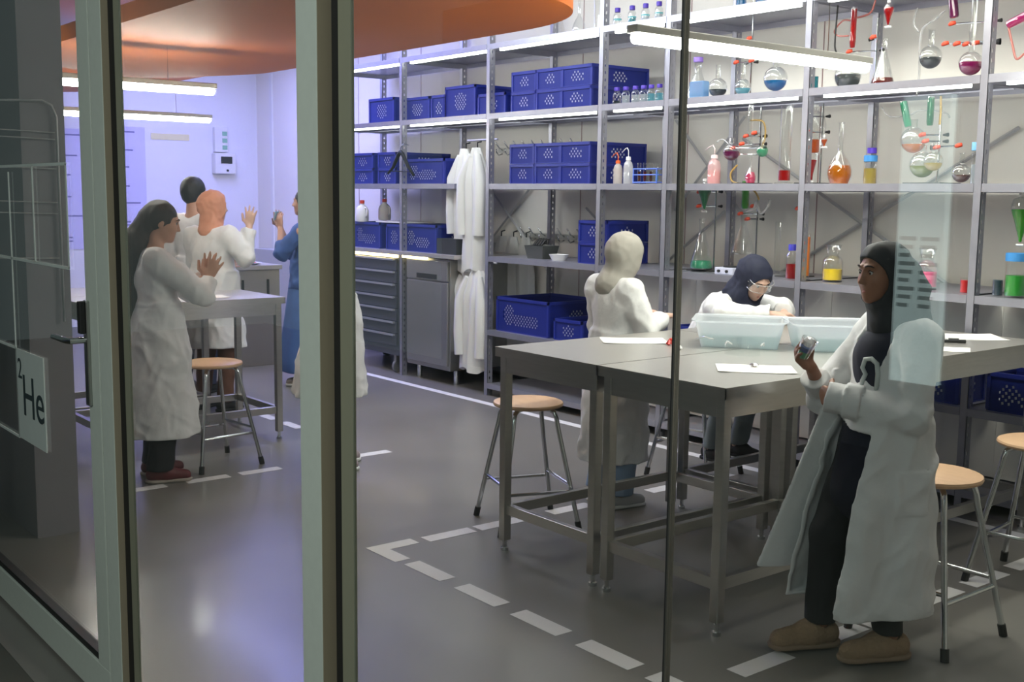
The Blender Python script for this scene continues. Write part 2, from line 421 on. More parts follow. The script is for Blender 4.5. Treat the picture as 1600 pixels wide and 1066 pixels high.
for k in range(len(PX)-1):
    x0, x1 = PX[k], PX[k+1]
    for lv, z in ZS.items():
        if lv in (3, 4, 5) and k in (0, 1): continue
        rel(board(x0, -7.58 if (k == 1 and lv == 2) else x1, z, y1=6.0 if (k == 2 and lv in (3, 4)) else SY1), shelf_root).build('shelf_board', GALV, shelf_root)
        if lv in (0, 1):
            rel(MB().box(x0+.10, x1-.10, SY0+.03, SY0+.062, z-.054, z-.030), shelf_root).build('light_strip', STRIP, shelf_root)
            for yy in (SY0+.18, SY0+.4): pass
    if lv is not None:
        rel(MB().box(x0+.03, x1-.03, SY0+.35, SY0+.36, ZS[1]-.05, ZS[1]-.044), shelf_root).build('cable_rail', GALV, shelf_root)
BR = mat('brace_steel', (.5, .5, .5), .5, .3)
for x0, x1, z0, z1 in ((PX[1], PX[2], .9, 1.95), (PX[3]-.9, PX[4]-.1, .5, 1.5), (PX[3]+.05, PX[4]+.05, 1.5, 2.15), (PX[4]+.05, PX[5]+.9, .9, 2.0), (PX[6], PX[7], .9, 2)):
    if x0 > -3.1: continue
    rel(MB().tube([(x0, YB-.03, z0), (x1, YB-.03, z1)], .012, 4), shelf_root).build('diagonal_brace', BR, shelf_root)
    rel(MB().tube([(x0, YB-.045, z1), (x1, YB-.045, z0)], .012, 4), shelf_root).build('diagonal_brace', BR, shelf_root)
for zz, yy in ((2.03, 5.55), (1.055, 5.56)):
    rel(MB().tube([(-7.56, yy, zz), (-7.16, yy, zz)], .008, 8), shelf_root).build('coat_rail', GALV, shelf_root)
for k in range(3, 7):
    rel(MB().box(PX[k]+.001, PX[k+1]-.001, 5.79, 5.80, .11, 1.065), shelf_root).build('back_panel', mat('white_back_panel', (.82, .80, .75), .5), shelf_root)
# back-side sheet under the lowest boards
SKIRT = mat('pale_side_sheet', (.55, .56, .54), .5)

# ---------------------------------------------------------------- crates
def crate_meshes(W, D, H, holes='front'):
    """open box with perforated patches in front and side"""
    tk = .008
    def wall(L, Hh, patch):
        """wall in local (u, z) plane, perforated with diamonds"""
        v = []; f = []
        nu = max(4, int(L/.017)); nz = max(3, int(Hh/.017)); du, dz = L/nu, Hh/nz
        for iz in range(nz):
            for iu in range(nu):
                u0, z0 = iu*du, iz*dz; cu, cz = (u0+du/2)/L, (z0+dz/2)/Hh
                hole = patch and any(a <= cu <= b and c_ <= cz <= d_ for a, b, c_, d_ in patch) and (iu+iz) % 2 == 0 and any(((cu-(a+b)/2)/((b-a)/2))**2+((cz-(c_+d_)/2)/((d_-c_)/2))**2 < 1.25 for a, b, c_, d_ in patch)
                n = len(v)
                v += [(u0, z0), (u0+du, z0), (u0+du, z0+dz), (u0, z0+dz)]
                if not hole: f.append((n, n+1, n+2, n+3)); continue
                m = len(v); a, b = .40*du, .46*dz; c0, c1 = u0+du/2, z0+dz/2
                v += [(c0-a*.6, c1-b), (c0+a, c1-b*.6), (c0+a*.6, c1+b), (c0-a, c1+b*.6)]
                for q in range(4): f.append((n+q, n+(q+1) % 4, m+(q+1) % 4, m+q))
        return v, f
    big = W > .45
    pf = [(.12, .34, .22, .85), (.34, .80, .18, .60)] if big else [(.30, .70, .22, .82)]
    ps = [(.36, .64, .22, .80)]
    if not holes: pf = ps = []
    mb = MB()
    v, f = wall(W, H-.02, pf); mb.add([(-W/2+u, 0, z) for u, z in v], f)
    v, f = wall(D, H-.02, ps); mb.add([(W/2, u, z) for u, z in v], f)
    v, f = wall(W, H-.02, pf); mb.add([(W/2-u, D, z) for u, z in v], f)
    v, f = wall(D, H-.02, ps); mb.add([(-W/2, D-u, z) for u, z in v], f)
    mb.box(-W/2+.004, W/2-.004, .004, D-.004, 0, .006)
    rim = MB(); e = .008
    for a in ((-W/2-e, W/2+e, -e, .006), (-W/2-e, W/2+e, D-.006, D+e), (-W/2-e, -W/2+.006, -e, D+e), (W/2-.006, W/2+e, -e, D+e)):
        rim.box(*a, H-.022, H); rim.box(a[0]+.003*(a[0] < 0), a[1], a[2]+.002, a[3], .0, .006)
    for sx in (-1, 1):
        rim.box(sx*(W/2)-.010, sx*(W/2)+.010, -.006, .012, .006, H-.02)
        rim.box(sx*(W/2)-.010, sx*(W/2)+.010, D-.012, D+.006, .006, H-.02)
    return mb, rim
CR = {}
BLUED = mat('blue_plastic_rim', (.009, .021, .24), .4, 0, .05)
def crate(xl, z, W, D, H, label, group, y=SY0+.055, rz=0, holes=True, fill=True, empty_top=False):
    """xl = left front corner in X"""
    key = (round(W, 3), round(D, 3), round(H, 3), holes, fill)
    loc = (xl+W/2, y, z)
    if key in CR:
        o = dup(CR[key], loc, rz, label); o['group'] = group; return o
    r = thing('plastic_crate', label, 'crate', loc, rz, group)
    a, b = crate_meshes(W, D, H, holes)
    a.build('crate_walls', BLUE, r); b.build('rim', BLUED, r)
    if holes and fill:
        big = W > .45; cw = W*.72/2
        MB().box(-cw, cw, .004, .006, .02, H*.78).build('hole_backing', mat('pale_card', (.75, .76, .78), .7), r)  # white card added behind the holes so they read bright
        MB().box(W/2-.006, W/2-.004, D*.3, D*.7, .02, H*.78).build('hole_backing', MATS['pale_card'], r)
    CR[key] = r
    return r
def sx(px, z, Y=SY0+.055): return solve_x(px, Y, z)
G1, G2, G3, G4 = 'blue crates on the upper lit shelf', 'blue crates on the eye-level shelf', 'blue crates on the chest-level shelf', 'blue crates on the low shelf'
z1, z2, z3, z4 = ZS[1], ZS[2], ZS[3], ZS[4]
crate(sx(578, z1), z1, .40, .575, .215, 'leftmost blue crate on the upper lit shelf', G1)
crate(sx(634, z1), z1, .36, .575, .19, 'blue crate on the upper lit shelf, second from left', G1)
crate(sx(675, z1), z1, .20, .575, .19, 'narrow blue crate on the upper lit shelf, third from left', G1)
crate(sx(697, z1), z1, .40, .575, .245, 'tall blue crate on the upper lit shelf just left of the coat post', G1)
crate(sx(748, z1), z1, .34, .575, .16, 'low blue crate behind the coat post on the upper lit shelf', G1)
for c_, (a, nm) in enumerate(((800, 'left'), (839, 'middle'), (878, 'right'))):
    Wc = .275 if c_ < 2 else .31
    for lv in (0, 1):
        crate(sx(a, z1)+.005*lv, z1+.15*lv, Wc, .55, .148, '%s crate of the %s pair on the upper lit shelf, left of the small bottles' % (('lower', 'upper')[lv], nm), G1)
        crate(sx(a-2, z2), z2+.15*lv, Wc, .55, .148, '%s crate of the %s pair on the eye-level shelf, left of the wash bottles' % (('lower', 'upper')[lv], nm), G2)
for lv in (0, 1):
    crate(sx(551, z2), z2+.14*lv, .36, .58, .138, '%s blue crate of the pair beside the wide frame post on the eye-level shelf' % (('lower', 'upper')[lv]), G2)
    crate(sx(592, z2), z2+.14*lv, .28, .58, .138, '%s blue crate behind the black hanger on the eye-level shelf' % (('lower', 'upper')[lv]), G2)
crate(sx(632, z2), z2, .60, .40, .21, 'wide blue crate on the eye-level shelf right of the black hanger', G2)
for lv in (0, 1):
    crate(sx(905, z3), z3+.155*lv, .28, .40, .153, '%s of two small perforated crates above the beige headscarf person' % (('lower', 'upper')[lv]), G3)
crate(sx(777, z4), z4, .62, .56, .27, 'large perforated open blue crate behind the left steel table', G4)
crate(sx(864, z4)+.02, z4, .30, .40, .16, 'small perforated blue crate right of the large open crate', G4)
crate(sx(1052, z4), z4, .36, .26, .225, 'blue crate seen behind the plastic tubs', G4)
crate(-2.97, z4, .46, .26, .20, 'perforated blue crate under the shelf at the right edge', G4)
crate(-3.60, z4, .46, .26, .18, 'blue crate behind the black headscarf person, left of the thick post', G4)

# ---------------------------------------------------------------- counter, drawer unit, dishwasher
cz = 1.10
r = thing('steel_counter', 'stainless steel counter with a warm light strip above the drawers', 'counter', (-8.45, 5.75, 0))
rel(MB().box(-9.70, -7.56, SY0-.03, YB-.06, cz-.035, cz), r).build('worktop', STEELTOP, r, bevel=.003)
rel(MB().box(-9.70, -7.56, YB-.08, YB-.06, cz, cz+.08), r).build('upstand', STEELTOP, r)
rel(MB().box(-9.60, -8.46, SY0-.015, SY0+.015, cz-.062, cz-.037), r).build('light_strip', mat('warm_strip_glow', (1, 1, 1), .5, emit=(1, .75, .35), estr=7), r)
rel(MB().box(-8.36, -8.0, SY0-.015, SY0+.015, cz-.055, cz-.037), r).build('light_strip', MATS['warm_strip_glow'], r)
r = thing('drawer_cabinet', 'dark drawer cabinet with seven pale handle strips on castors', 'cabinet', (-9.0, 5.75, 0))
rel(MB().box(-9.60, -8.46, SY0+.02, YB-.1, .16, cz-.07), r).build('body', mat('dark_cabinet', (.10, .11, .13), .4, .3), r, bevel=.004)
for k in range(7):
    z = .25+k*.112
    d = rel(MB().box(-9.58, -8.48, SY0+.0, SY0+.02, z, z+.104), r).build('drawer', mat('drawer_front', (.07, .075, .10), .35, .2), r, bevel=.002)
    rel(MB().box(-9.56, -8.50, SY0-.022, SY0+.0, z+.088, z+.104), r).build('handle', mat('pale_handle', (.55, .56, .58), .35, .7), d)
for xx in (-9.5, -8.56):
    for yy in (SY0+.07, YB-.2):
        m = MB(); m.tube([(xx-.014, yy, .055), (xx+.014, yy, .055)], .055, 14); m.box(xx-.02, xx+.02, yy-.03, yy+.03, .1, .16)
        rel(m, r).build('castor', mat('castor_grey', (.3, .3, .3), .4, .6), r)
r = thing('undercounter_dishwasher', 'stainless steel undercounter dishwasher with dark handle slot', 'dishwasher', (-7.97, 5.75, 0))
rel(MB().box(-8.33, -7.68, SY0+.02, YB-.1, .12, cz-.045), r).build('body', mat('dull_steel', (.36, .36, .34), .35, .8), r, bevel=.004)
rel(MB().box(-8.31, -7.70, SY0, SY0+.02, .16, .86), r).build('door', mat('dull_steel_door', (.42, .42, .40), .33, .8), r, bevel=.004)
rel(MB().box(-8.31, -7.70, SY0, SY0+.02, .875, cz-.06), r).build('control_panel', MATS['dull_steel_door'], r, bevel=.003)
rel(MB().box(-8.15, -7.85, SY0-.004, SY0, .885, .925), r).build('handle_slot', BLACK, r)
for xx in (-8.25, -7.7): rel(MB().cyl((xx, SY0+.1, 0), .022, .12), r).build('foot', CHROME, r)
# jugs and tray on crates by the counter
cB = 'blue crates on the steel counter'
crate(sx(553, cz), cz, .46, .5, .235, 'blue crate on the counter above the drawers, beside the wide frame post', cB)
crate(sx(602, cz)+.03, cz, .24, .5, .225, 'narrow blue crate on the counter left of the shelf post', cB)
crate(sx(631, cz), cz, .50, .40, .235, 'wide blue crate on the counter above the dishwasher', cB)
def jug(px, z, y, label):
    x = solve_x(px, y, z)
    r = thing('plastic_jug', label, 'jug', (x, y, z), 0, 'white jugs with red caps')
    MB().lathe([(0, 0), (.055, 0), (.06, .02), (.06, .10), (.045, .135), (.02, .155), (.018, .17), (0, .17)], 18).build('body', WHITE, r, smooth='auto')
    MB().lathe([(0, .165), (.022, .165), (.022, .195), (0, .197)], 14).build('cap', RED, r, smooth='auto')
    MB().tube([(.05, 0, .13), (.085, 0, .12), (.085, 0, .06), (.058, 0, .04)], .008, 8).build('handle', WHITE, r, smooth=True)
MB_ = MB().box(-.24, .24, -.16, .16, 0, .012)
tag(MB_.build('plastic_tray', WHITE, loc=(sx(596, cz+.25)+.1, SY0+.24, cz+.236)), 'flat white tray on the counter crates', 'tray')
jug(566, cz+.236, SY0+.06, 'white jug with red cap nearest the wide frame post')
jug(601, cz+.25, SY0+.28, 'white jug with red cap just left of the shelf post')
tag(MB().prism([(-.14, -.1), (.14, -.1), (.15, .1), (-.15, .1)], 0, .13).build('black_box', mat('black_box', (.03, .035, .035), .5), loc=(-7.74, SY0+.12, cz)), 'dark box at the right end of the steel counter', 'box')

# ---------------------------------------------------------------- hanger, hooks, hanging coats
def hook_row(xa, xb, z, n, label):
    r = thing('hook_rail', label, 'hook rail', ((xa+xb)/2, YB-.02, z), 0, 'coat hook rails on the back wall')
    L = (xb-xa)/2
    MB().box(-L, L, -.012, .0, -.02, .02).build('rail', mat('pale_rail', (.55, .55, .5), .4, .4), r)
    for k in range(n):
        xx = -L+(k+.5)*2*L/n
        MB().tube([(xx, -.012, -.03), (xx, -.05, -.045), (xx, -.075, -.02), (xx, -.08, .01)], .006, 6).tube([(xx, -.012, .0), (xx, -.05, .02), (xx-.01, -.085, .07)], .006, 6).build('hook', CHROME, r, smooth=True)
hook_row(-7.95, -6.85, 1.98, 9, 'row of coat hooks left of the eye-level crates')
hook_row(-7.6, -6.75, 1.26, 7, 'lower row of coat hooks above the chest-level shelf')
COATF = mat('white_cotton', (.70, .70, .69), .85, 0, .04, 8, .25, 26)
COATS = mat('white_cotton_hanging', (.66, .66, .63), .9, 0, .05, 6, .25, 20)
def hanging_coat(x, y, ztop, zbot, w0, w1, label, seed, sleeve=True, dp=1.0):
    r = thing('hanging_lab_coat', label, 'lab coat', (x, y, zbot), 0, 'white lab coats hanging between the shelves')
    n = 36; m = 26; H_ = ztop-zbot; rs = random.Random(seed); ph = [rs.uniform(0, 6) for _ in range(4)]
    mb = MB(); vs = []
    for jz in range(m+1):
        t = jz/m; z = H_*(1-t); ww = w0+(w1-w0)*min(1, t*3.2)**.8*(1 + .12*math.sin(t*3+ph[0]))
        dep = (.035+.05*min(1, t*4))*dp
        for k in range(n):
            a = 2*PI*k/n
            fold = 1+.16*math.sin(5*a+ph[1]+1.2*t)+.10*math.sin(9*a+ph[2]-1.5*t)
            vs.append((ww/2*math.cos(a)*(1+.06*math.sin(7*a+ph[3])) + .02*math.sin(t*4+ph[1]), dep*math.sin(a)*fold, z + (.02*math.sin(3*a+ph[0]) if jz == m else 0)))
    fs = [(jz*n+k, jz*n+(k+1) % n, (jz+1)*n+(k+1) % n, (jz+1)*n+k) for jz in range(m) for k in range(n)]
    fs.append(tuple(k for k in range(n))); fs.append(tuple(m*n+k for k in reversed(range(n))))
    mb.add(vs, fs).build('coat_body', COATS, r, smooth='auto', fix=True)
    if sleeve:
        for s_ in (-1, 1):
            MB().tube([(s_*w0*.55, -.03, H_-.06), (s_*(w1*.42), -.055, H_-.25), (s_*(w1*.44), -.065, H_-.5), (s_*(w1*.40), -.06, H_-.70)], [.03, .052, .048, .05], 12).build('sleeve', COATS, r, smooth='auto')
    MB().tube([(0, 0, H_-.01), (0, .0, H_+.04), (0, .04, H_+.05)], .006, 6).build('hanging_loop', BLACK, r)
def X_at(px, Y, z): return solve_x(px, Y, z)
hanging_coat(X_at(728, 5.62, 1.5), 5.62, 1.97, .95, .07, .26, 'white lab coat hanging farthest left, high row', 1)
hanging_coat(X_at(747, 5.56, 1.5), 5.55, 1.97, .98, .07, .28, 'white lab coat hanging against the post, high row', 2)
hanging_coat(X_at(728, 5.56, .7), 5.60, .99, .27, .12, .34, 'lower white lab coat below the left high one', 3)
hanging_coat(X_at(748, 5.54, .7), 5.52, .99, .17, .14, .34, 'lower white lab coat beside the post, reaching nearly to the floor', 4)
for k, (px, l) in enumerate(((783, 'white lab coat behind the left edge of the large open crate'), (802, 'white lab coat hanging above the middle of the large open crate'), (822, 'white lab coat hanging above the right part of the large open crate'))):
    hanging_coat(X_at(px, 6.12, 1.0), 6.12, 1.24, .25, .1, .26, l, 10+k, sleeve=False, dp=.5)
# coat hanger seen against the post
r = thing('coat_hanger', 'black wooden coat hanger hanging before the left shelf post', 'coat hanger', (solve_x(626, SY0-.08, 1.9), SY0-.08, 1.9))
HB = mat('black_wood', (.006, .007, .0065), .6, spec=.2)
MB().tube([(-.20, 0, -.13), (-.12, 0, -.08), (-.03, 0, 0.03), (0, 0, .05), (.03, 0, .03), (.12, 0, -.08), (.20, 0, -.15)], [.010, .014, .017, .018, .017, .014, .010], 10).build('shoulder_bar', HB, r, smooth=True)
MB().tube([(-.15, 0, -.11), (.15, 0, -.12)], .005, 6).build('trouser_bar', HB, r)
MB().tube([(0, 0, .04), (0, 0, .08), (.02, .0, .10), (.0, .03, .12), (0, .08, .11)], .003, 6).build('hook', CHROME, r)
# dark caps and goggles heap on chest shelf
r = thing('goggle_tray', 'dark grey open tub holding goggles on the chest-level shelf', 'tub', (solve_x(846, 5.62, z3), 5.62, z3))
m = MB().lathe([(0, .004), (.10, .004), (.125, .10), (.13, .10), (.105, 0), (0, 0)], 4); m.xform(Matrix.Rotation(PI/4, 4, 'Z')); m.xform(Matrix.Diagonal((1.2, .9, 1, 1)))
m.build('tub', mat('dark_tub', (.06, .065, .06), .5), r)
for k in range(4):
    MB().tube([(-.06+.03*k, -.03, .10), (-.05+.03*k, .0, .14), (-.03+.03*k, .02, .15), (-.0+.02*k, .01, .11)], .009, 6).build('goggle_strap', BLACK, r)
tag(MB().lathe([(0, 0), (.05, 0), (.075, .045), (.07, .045), (.045, .006), (0, .006)], 20).build('glass_bowl', WHITE, loc=(solve_x(873, 5.58, z3), 5.58, z3), smooth='auto'), 'white shallow bowl beside the dark tub on the chest-level shelf', 'bowl')

# ================================================================ LABWARE
def body_profile(kind, r, h):
    if kind == 'erlenmeyer': return [(0, 0), (r*.93, 0), (r, .03*h), (r*.98, .09*h), (r*.30, .68*h), (r*.26, .74*h), (r*.26, .96*h), (r*.34, h)]
    if kind == 'round':
        n = 12; R = r; zc = r; out = [(0, 0)]
        nr = r*.26; a1 = PI - math.asin(nr/R)
        for k in range(1, n+1):
            a = a1*k/n; out.append((R*math.sin(a), zc-R*math.cos(a)))
        zt = out[-1][1]; out += [(nr, max(zt+.01, h*.97)), (nr*1.3, max(zt+.012, h))]; return out
    if kind == 'bottle': return [(0, 0), (r*.96, 0), (r, .03*h), (r, .66*h), (r*.92, .74*h), (r*.58, .84*h), (r*.55, .88*h), (r*.55, h*.95)]
    if kind == 'reagent': return [(0, 0), (r*.96, 0), (r, .04*h), (r, .55*h), (r*.85, .64*h), (r*.58, .70*h), (r*.60, .80*h), (r*.80, .97*h), (r*.9, h)]
    if kind == 'cylinder': return [(0, .02*h), (r, .02*h), (r, .98*h), (r*1.1, h)]
    if kind == 'jar': return [(0, 0), (r*.97, 0), (r, .02*h), (r, .9*h)]
    if kind == 'volumetric': return [(0, 0), (r*.75, 0), (r, .14*h), (r*.98, .24*h), (r*.7, .38*h), (r*.22, .52*h), (r*.19, .60*h), (r*.19, .97*h), (r*.30, h)]
    if kind == 'funnel': return [(0, 0), (r*.10, 0), (r*.13, .12*h), (r*.65, .50*h), (r*.97, .68*h), (r, .78*h), (r*.75, .92*h), (r*.3, .96*h), (r*.3, h)]
    if kind == 'tube': return [(0, 0), (r*.8, .01*h), (r, .05*h), (r, h)]
def cut_profile(p, z0, z1, s=.93):
    def R(z):
        for (ra, za), (rb, zb) in zip(p, p[1:]):
            if min(za, zb)-1e-9 <= z <= max(za, zb)+1e-9 and zb != za: return ra+(rb-ra)*(z-za)/(zb-za)
        return p[-1][0]
    n = 8; zs = [z0+(z1-z0)*k/n for k in range(n+1)]
    return [(0, z0)]+[(max(.0005, R(z)*s), z) for z in zs]+[(0, z1)]
LQ = {}
NAMES = {'erlenmeyer': 'erlenmeyer_flask', 'round': 'round_bottom_flask', 'bottle': 'laboratory_bottle', 'reagent': 'reagent_bottle', 'cylinder': 'measuring_cylinder', 'jar': 'glass_jar', 'volumetric': 'volumetric_flask', 'funnel': 'separating_funnel', 'tube': 'glass_tube'}
CATS = {'erlenmeyer': 'flask', 'round': 'flask', 'bottle': 'bottle', 'reagent': 'bottle', 'cylinder': 'measuring cylinder', 'jar': 'jar', 'volumetric': 'flask', 'funnel': 'funnel', 'tube': 'tube'}
def m_at(px, Y, z): x = solve_x(px, Y, z); return x, proj((x, Y, z))[2]/F
def lab(kind, px, z, w_px, h_px, label, liq=None, fill=(.0, .3), cap=None, Y=5.56, up=0, stopper=None, tilt=None, rotx=0, group=None, solid=False, base=False, band=None):
    x, k = m_at(px, Y, z+.1)
    r_ = w_px*k/2; h = h_px*k
    root = thing(NAMES[kind], label, CATS[kind], (x, Y, z+up*k), 0, group)
    p = body_profile(kind, r_, h)
    MB().lathe(p, 22).build('glass_body', GLASS, root, smooth='auto')
    if liq:
        nm, colr = liq
        mm = mat('content_'+nm, colr, .35, spec=.4) if solid else liquid(nm, colr)
        MB().lathe(cut_profile(p, max(.002, fill[0]*h+.002), fill[1]*h), 22).build('liquid', mm, root, smooth='auto')
    if cap:
        nm, colr, ch = cap
        nr = {'bottle': .68, 'jar': 1.04, 'volumetric': .42, 'reagent': .9, 'erlenmeyer': .36, 'round': .4}.get(kind, .5)*r_
        z0 = {'bottle': .88, 'jar': .86, 'volumetric': .95, 'reagent': .94, 'erlenmeyer': .93, 'round': .93}.get(kind, .9)*h
        MB().lathe([(0, z0), (nr, z0), (nr, z0+ch*k), (nr*.95, z0+ch*k+.002), (0, z0+ch*k+.002)], 18).build('cap', mat('cap_'+nm, colr, .4), root, smooth='auto')
    if kind == 'cylinder':
        MB().lathe([(0, 0), (r_*1.7, 0), (r_*1.7, .008), (0, .012)], 6).build('foot', GLASS, root)
    if kind == 'funnel':
        MB().tube([(-.018, 0, h*.03), (.02, 0, h*.03)], .006, 8).build('stopcock', mat('ptfe_white', (.8, .8, .78), .4), root)
        MB().lathe([(0, h), (r_*.34, h), (r_*.34, h+.015), (0, h+.017)], 12).build('stopper', mat('ptfe_white', (.8, .8, .78), .4), root)
    if base:
        MB().lathe([(0, -.001), (r_*.95, -.001), (r_*.95, .006), (0, .006)], 18).build('dark_base', BLACK, root)
    if band:
        MB().lathe([(r_*1.01, band*h-.004), (r_*1.03, band*h), (r_*1.01, band*h+.004)], 18).build('ring_label', mat('label_teal', (.1, .45, .5), .5), root)
    if tilt: root.rotation_euler = (rotx, tilt, 0)
    return root
C = dict(blue=(.02, .30, .62), dark=(.03, .06, .08), cyan=(.25, .62, .72), red=(.62, .01, .01), darkred=(.30, .02, .01), orange=(.85, .22, .02), amber=(.80, .32, .01), yellow=(.85, .62, .03),
         paleyel=(.75, .62, .2), green=(.02, .42, .17), mint=(.12, .62, .38), lime=(.12, .62, .06), olive=(.42, .46, .08), magenta=(.48, .01, .22), pink=(.90, .12, .30), hot=(.85, .02, .40), purple=(.33, .02, .18), grey=(.20, .22, .23), brown=(.22, .06, .02), teal=(.04, .42, .50), rose=(.80, .25, .28), greenD=(.02, .30, .03), pwhite=(.7, .75, .8))
def L(n): return (n, C[n])
CAPB = ('violet_blue', (.07, .03, .42), 7)
Z = ZS
gB = 'small bottles with violet caps on the top shelf'
for i, (px, l, c_) in enumerate(((965, 'clear bottle with violet cap nearest the shelf post, top shelf', None), (988, 'bottle of dark teal liquid with violet cap, top shelf', 'teal'), (1009, 'clear bottle with violet cap, third on the top shelf', 'pwhite'), (1030, 'clear bottle with violet cap beside the glass joint, top shelf', 'pwhite'))):
    lab('bottle', px, Z[0], 13, 26, l, L(c_) if c_ else None, (0, .4), ('violet_blue', (.07, .03, .42), 6), group=gB, band=.45)
gb = 'small bottles with violet caps on the upper lit shelf'
for i, (px, l, c_) in enumerate(((964, 'small bottle with dark content beside the blue crates', 'dark'), (978, 'small clear bottle, second from the blue crates', 'pwhite'), (993, 'small clear bottle, third from the blue crates', 'pwhite'), (1006, 'small clear bottle, fourth from the blue crates', 'pwhite'), (1018, 'small bluish bottle, fifth from the blue crates', 'cyan'), (1031, 'small bluish bottle beside the glass joint', 'cyan'))):
    lab('bottle', px, Z[1], 13, 25, l, L(c_), (0, .25 if i == 0 else .55), ('violet_blue', (.07, .03, .42), 5), group=gb)
lab('erlenmeyer', 873, Z[0], 26, 56, 'tall clear conical flask at the left of the top shelf', Y=5.7)
lab('volumetric', 905, Z[0], 22, 62, 'clear long-necked flask on the top shelf left of the shelf post', Y=5.7)
lab('cylinder', 933, Z[0], 10, 66, 'tall clear measuring cylinder on the top shelf left of the shelf post', Y=5.7)
lab('jar', 1159, Z[0], 17, 40, 'jar of bright blue liquid on the top shelf, left one', L('blue'), (0, .5))
lab('jar', 1191, Z[0], 20, 40, 'jar of bright blue liquid on the top shelf, right one', L('blue'), (0, .5))
# S1 right bays
lab('erlenmeyer', 1090, Z[1], 42, 66, 'wide conical flask with violet cap behind the lamp end', None, cap=('violet', (.28, .16, .62), 7), Y=5.75)
tag(MB().box(-.06, .06, -.03, .03, 0, .105).build('blue_block', clear_mat('blue_block', (.6, .8, .95), .3, .05, milk=.7, milkc=(.32, .55, .85)), loc=(solve_x(1092, 5.52, Z[1]), 5.52, Z[1]), bevel=.008), 'pale blue translucent block on the lit shelf under the conical flask', 'box')
lab('round', 1122, Z[1], 30, 50, 'round flask with black-blue liquid right of the pale blue block', L('dark'), (0, .24))
lab('round', 1161, Z[1], 26, 50, 'small flask with pale cyan liquid on a stand base', L('cyan'), (0, .22))
lab('round', 1212, Z[1], 38, 52, 'large round flask with bright blue liquid', L('blue'), (0, .30), up=3)
lab('jar', 1273, Z[1], 13, 24, 'small cyan jar right of the thick post on the lit shelf', L('teal'), (0, .85))
lab('round', 1325, Z[1], 42, 56, 'round flask with dark grey-brown content at the lamp end', L('grey'), (0, .42), Y=5.7)
lab('tube', 1330, Z[1], 10, 62, 'vertical red condenser tube above the lamp end', L('red'), (0, .95), up=64, Y=5.7)
lab('erlenmeyer', 1380, Z[1], 36, 72, 'tall conical flask with dark red liquid right of the lamp end', L('darkred'), (0, .16), Y=5.6)
lab('funnel', 1384, Z[1], 16, 38, 'red dropping funnel above the tall conical flask', L('red'), (.1, .8), up=88, Y=5.6)
lab('round', 1453, Z[1], 36, 60, 'round flask with grey liquid held high above the lit shelf', L('grey'), (0, .28), up=25, Y=5.75)
lab('tube', 1487, Z[1], 15, 42, 'purple condenser coil at the top edge', L('purple'), (0, .9), up=98, Y=5.7, tilt=-.15)
lab('round', 1517, Z[1], 37, 66, 'round flask with magenta liquid left of the thick right post', L('magenta'), (0, .30), up=6, Y=5.62)
lab('tube', 1518, Z[1], 9, 60, 'clear spiral condenser above the magenta flask', None, up=62, Y=5.62)
lab('tube', 1571, Z[1], 14, 60, 'slanting magenta tube at the right edge', L('hot'), (0, .95), up=78, Y=5.6, tilt=1.2)
# S2
def wash(px, z, colr, label, capc, bodyc, hpx=50, wpx=14, Y=5.56, liq=None):
    x, k = m_at(px, Y, z); r_ = wpx*k/2; h = hpx*k
    r = thing('wash_bottle', label, 'bottle', (x, Y, z), 0, None)
    MB().lathe([(0, 0), (r_, 0), (r_, .45*h), (r_*.8, .56*h), (r_*.4, .62*h), (r_*.4, .66*h)], 18).build('body', clear_mat('body_'+colr, (.9, .9, .9), .2, .04, milk=.75, milkc=bodyc), r, smooth='auto')
    if liq: MB().lathe([(0, .003), (r_*.93, .003), (r_*.93, .32*h), (0, .32*h)], 18).build('liquid', mat('wash_'+colr, liq, .4), r)
    MB().lathe([(0, .63*h), (r_*.55, .63*h), (r_*.5, .72*h), (0, .73*h)], 14).build('cap', mat('washcap_'+colr, capc, .4), r, smooth='auto')
    MB().tube([(0, 0, .72*h), (0, 0, .88*h), (-r_*.4, 0, .96*h), (-r_*1.0, 0, .93*h), (-r_*1.9, 0, .84*h)], .0035, 7).build('nozzle', MATS['washcap_'+colr], r, smooth=True)
wash(965, Z[2], 'orange', 'wash bottle with orange cap and bent orange nozzle', (.80, .14, .02), (.85, .78, .72))
wash(981, Z[2], 'white', 'white wash bottle with bent white nozzle beside the orange one', (.8, .8, .8), (.8, .8, .82), 58, 15)
wash(1115, Z[2], 'rose', 'pink translucent wash bottle with red liquid left of the thin back post', (.85, .7, .7), (.9, .68, .68), 62, 20, liq=(.75, .10, .09))
x, k = m_at(1012, 5.55, Z[2])
r = thing('test_tube_rack', 'blue wire test tube rack beside the glass joint', 'rack', (x, 5.55, Z[2]))
m = MB()
for zz in (.01, .06, .10):
    for yy in (-.03, .03): m.tube([(-.11, yy, zz), (.11, yy, zz)], .004, 6)
    for xx in (-.11, -.055, 0, .055, .11): m.tube([(xx, -.03, zz), (xx, .03, zz)], .004, 6)
for xx in (-.11, .11):
    for yy in (-.03, .03): m.tube([(xx, yy, 0), (xx, yy, .10)], .004, 6)
m.build('rack_frame', mat('rack_blue', (.12, .22, .75), .4), r)
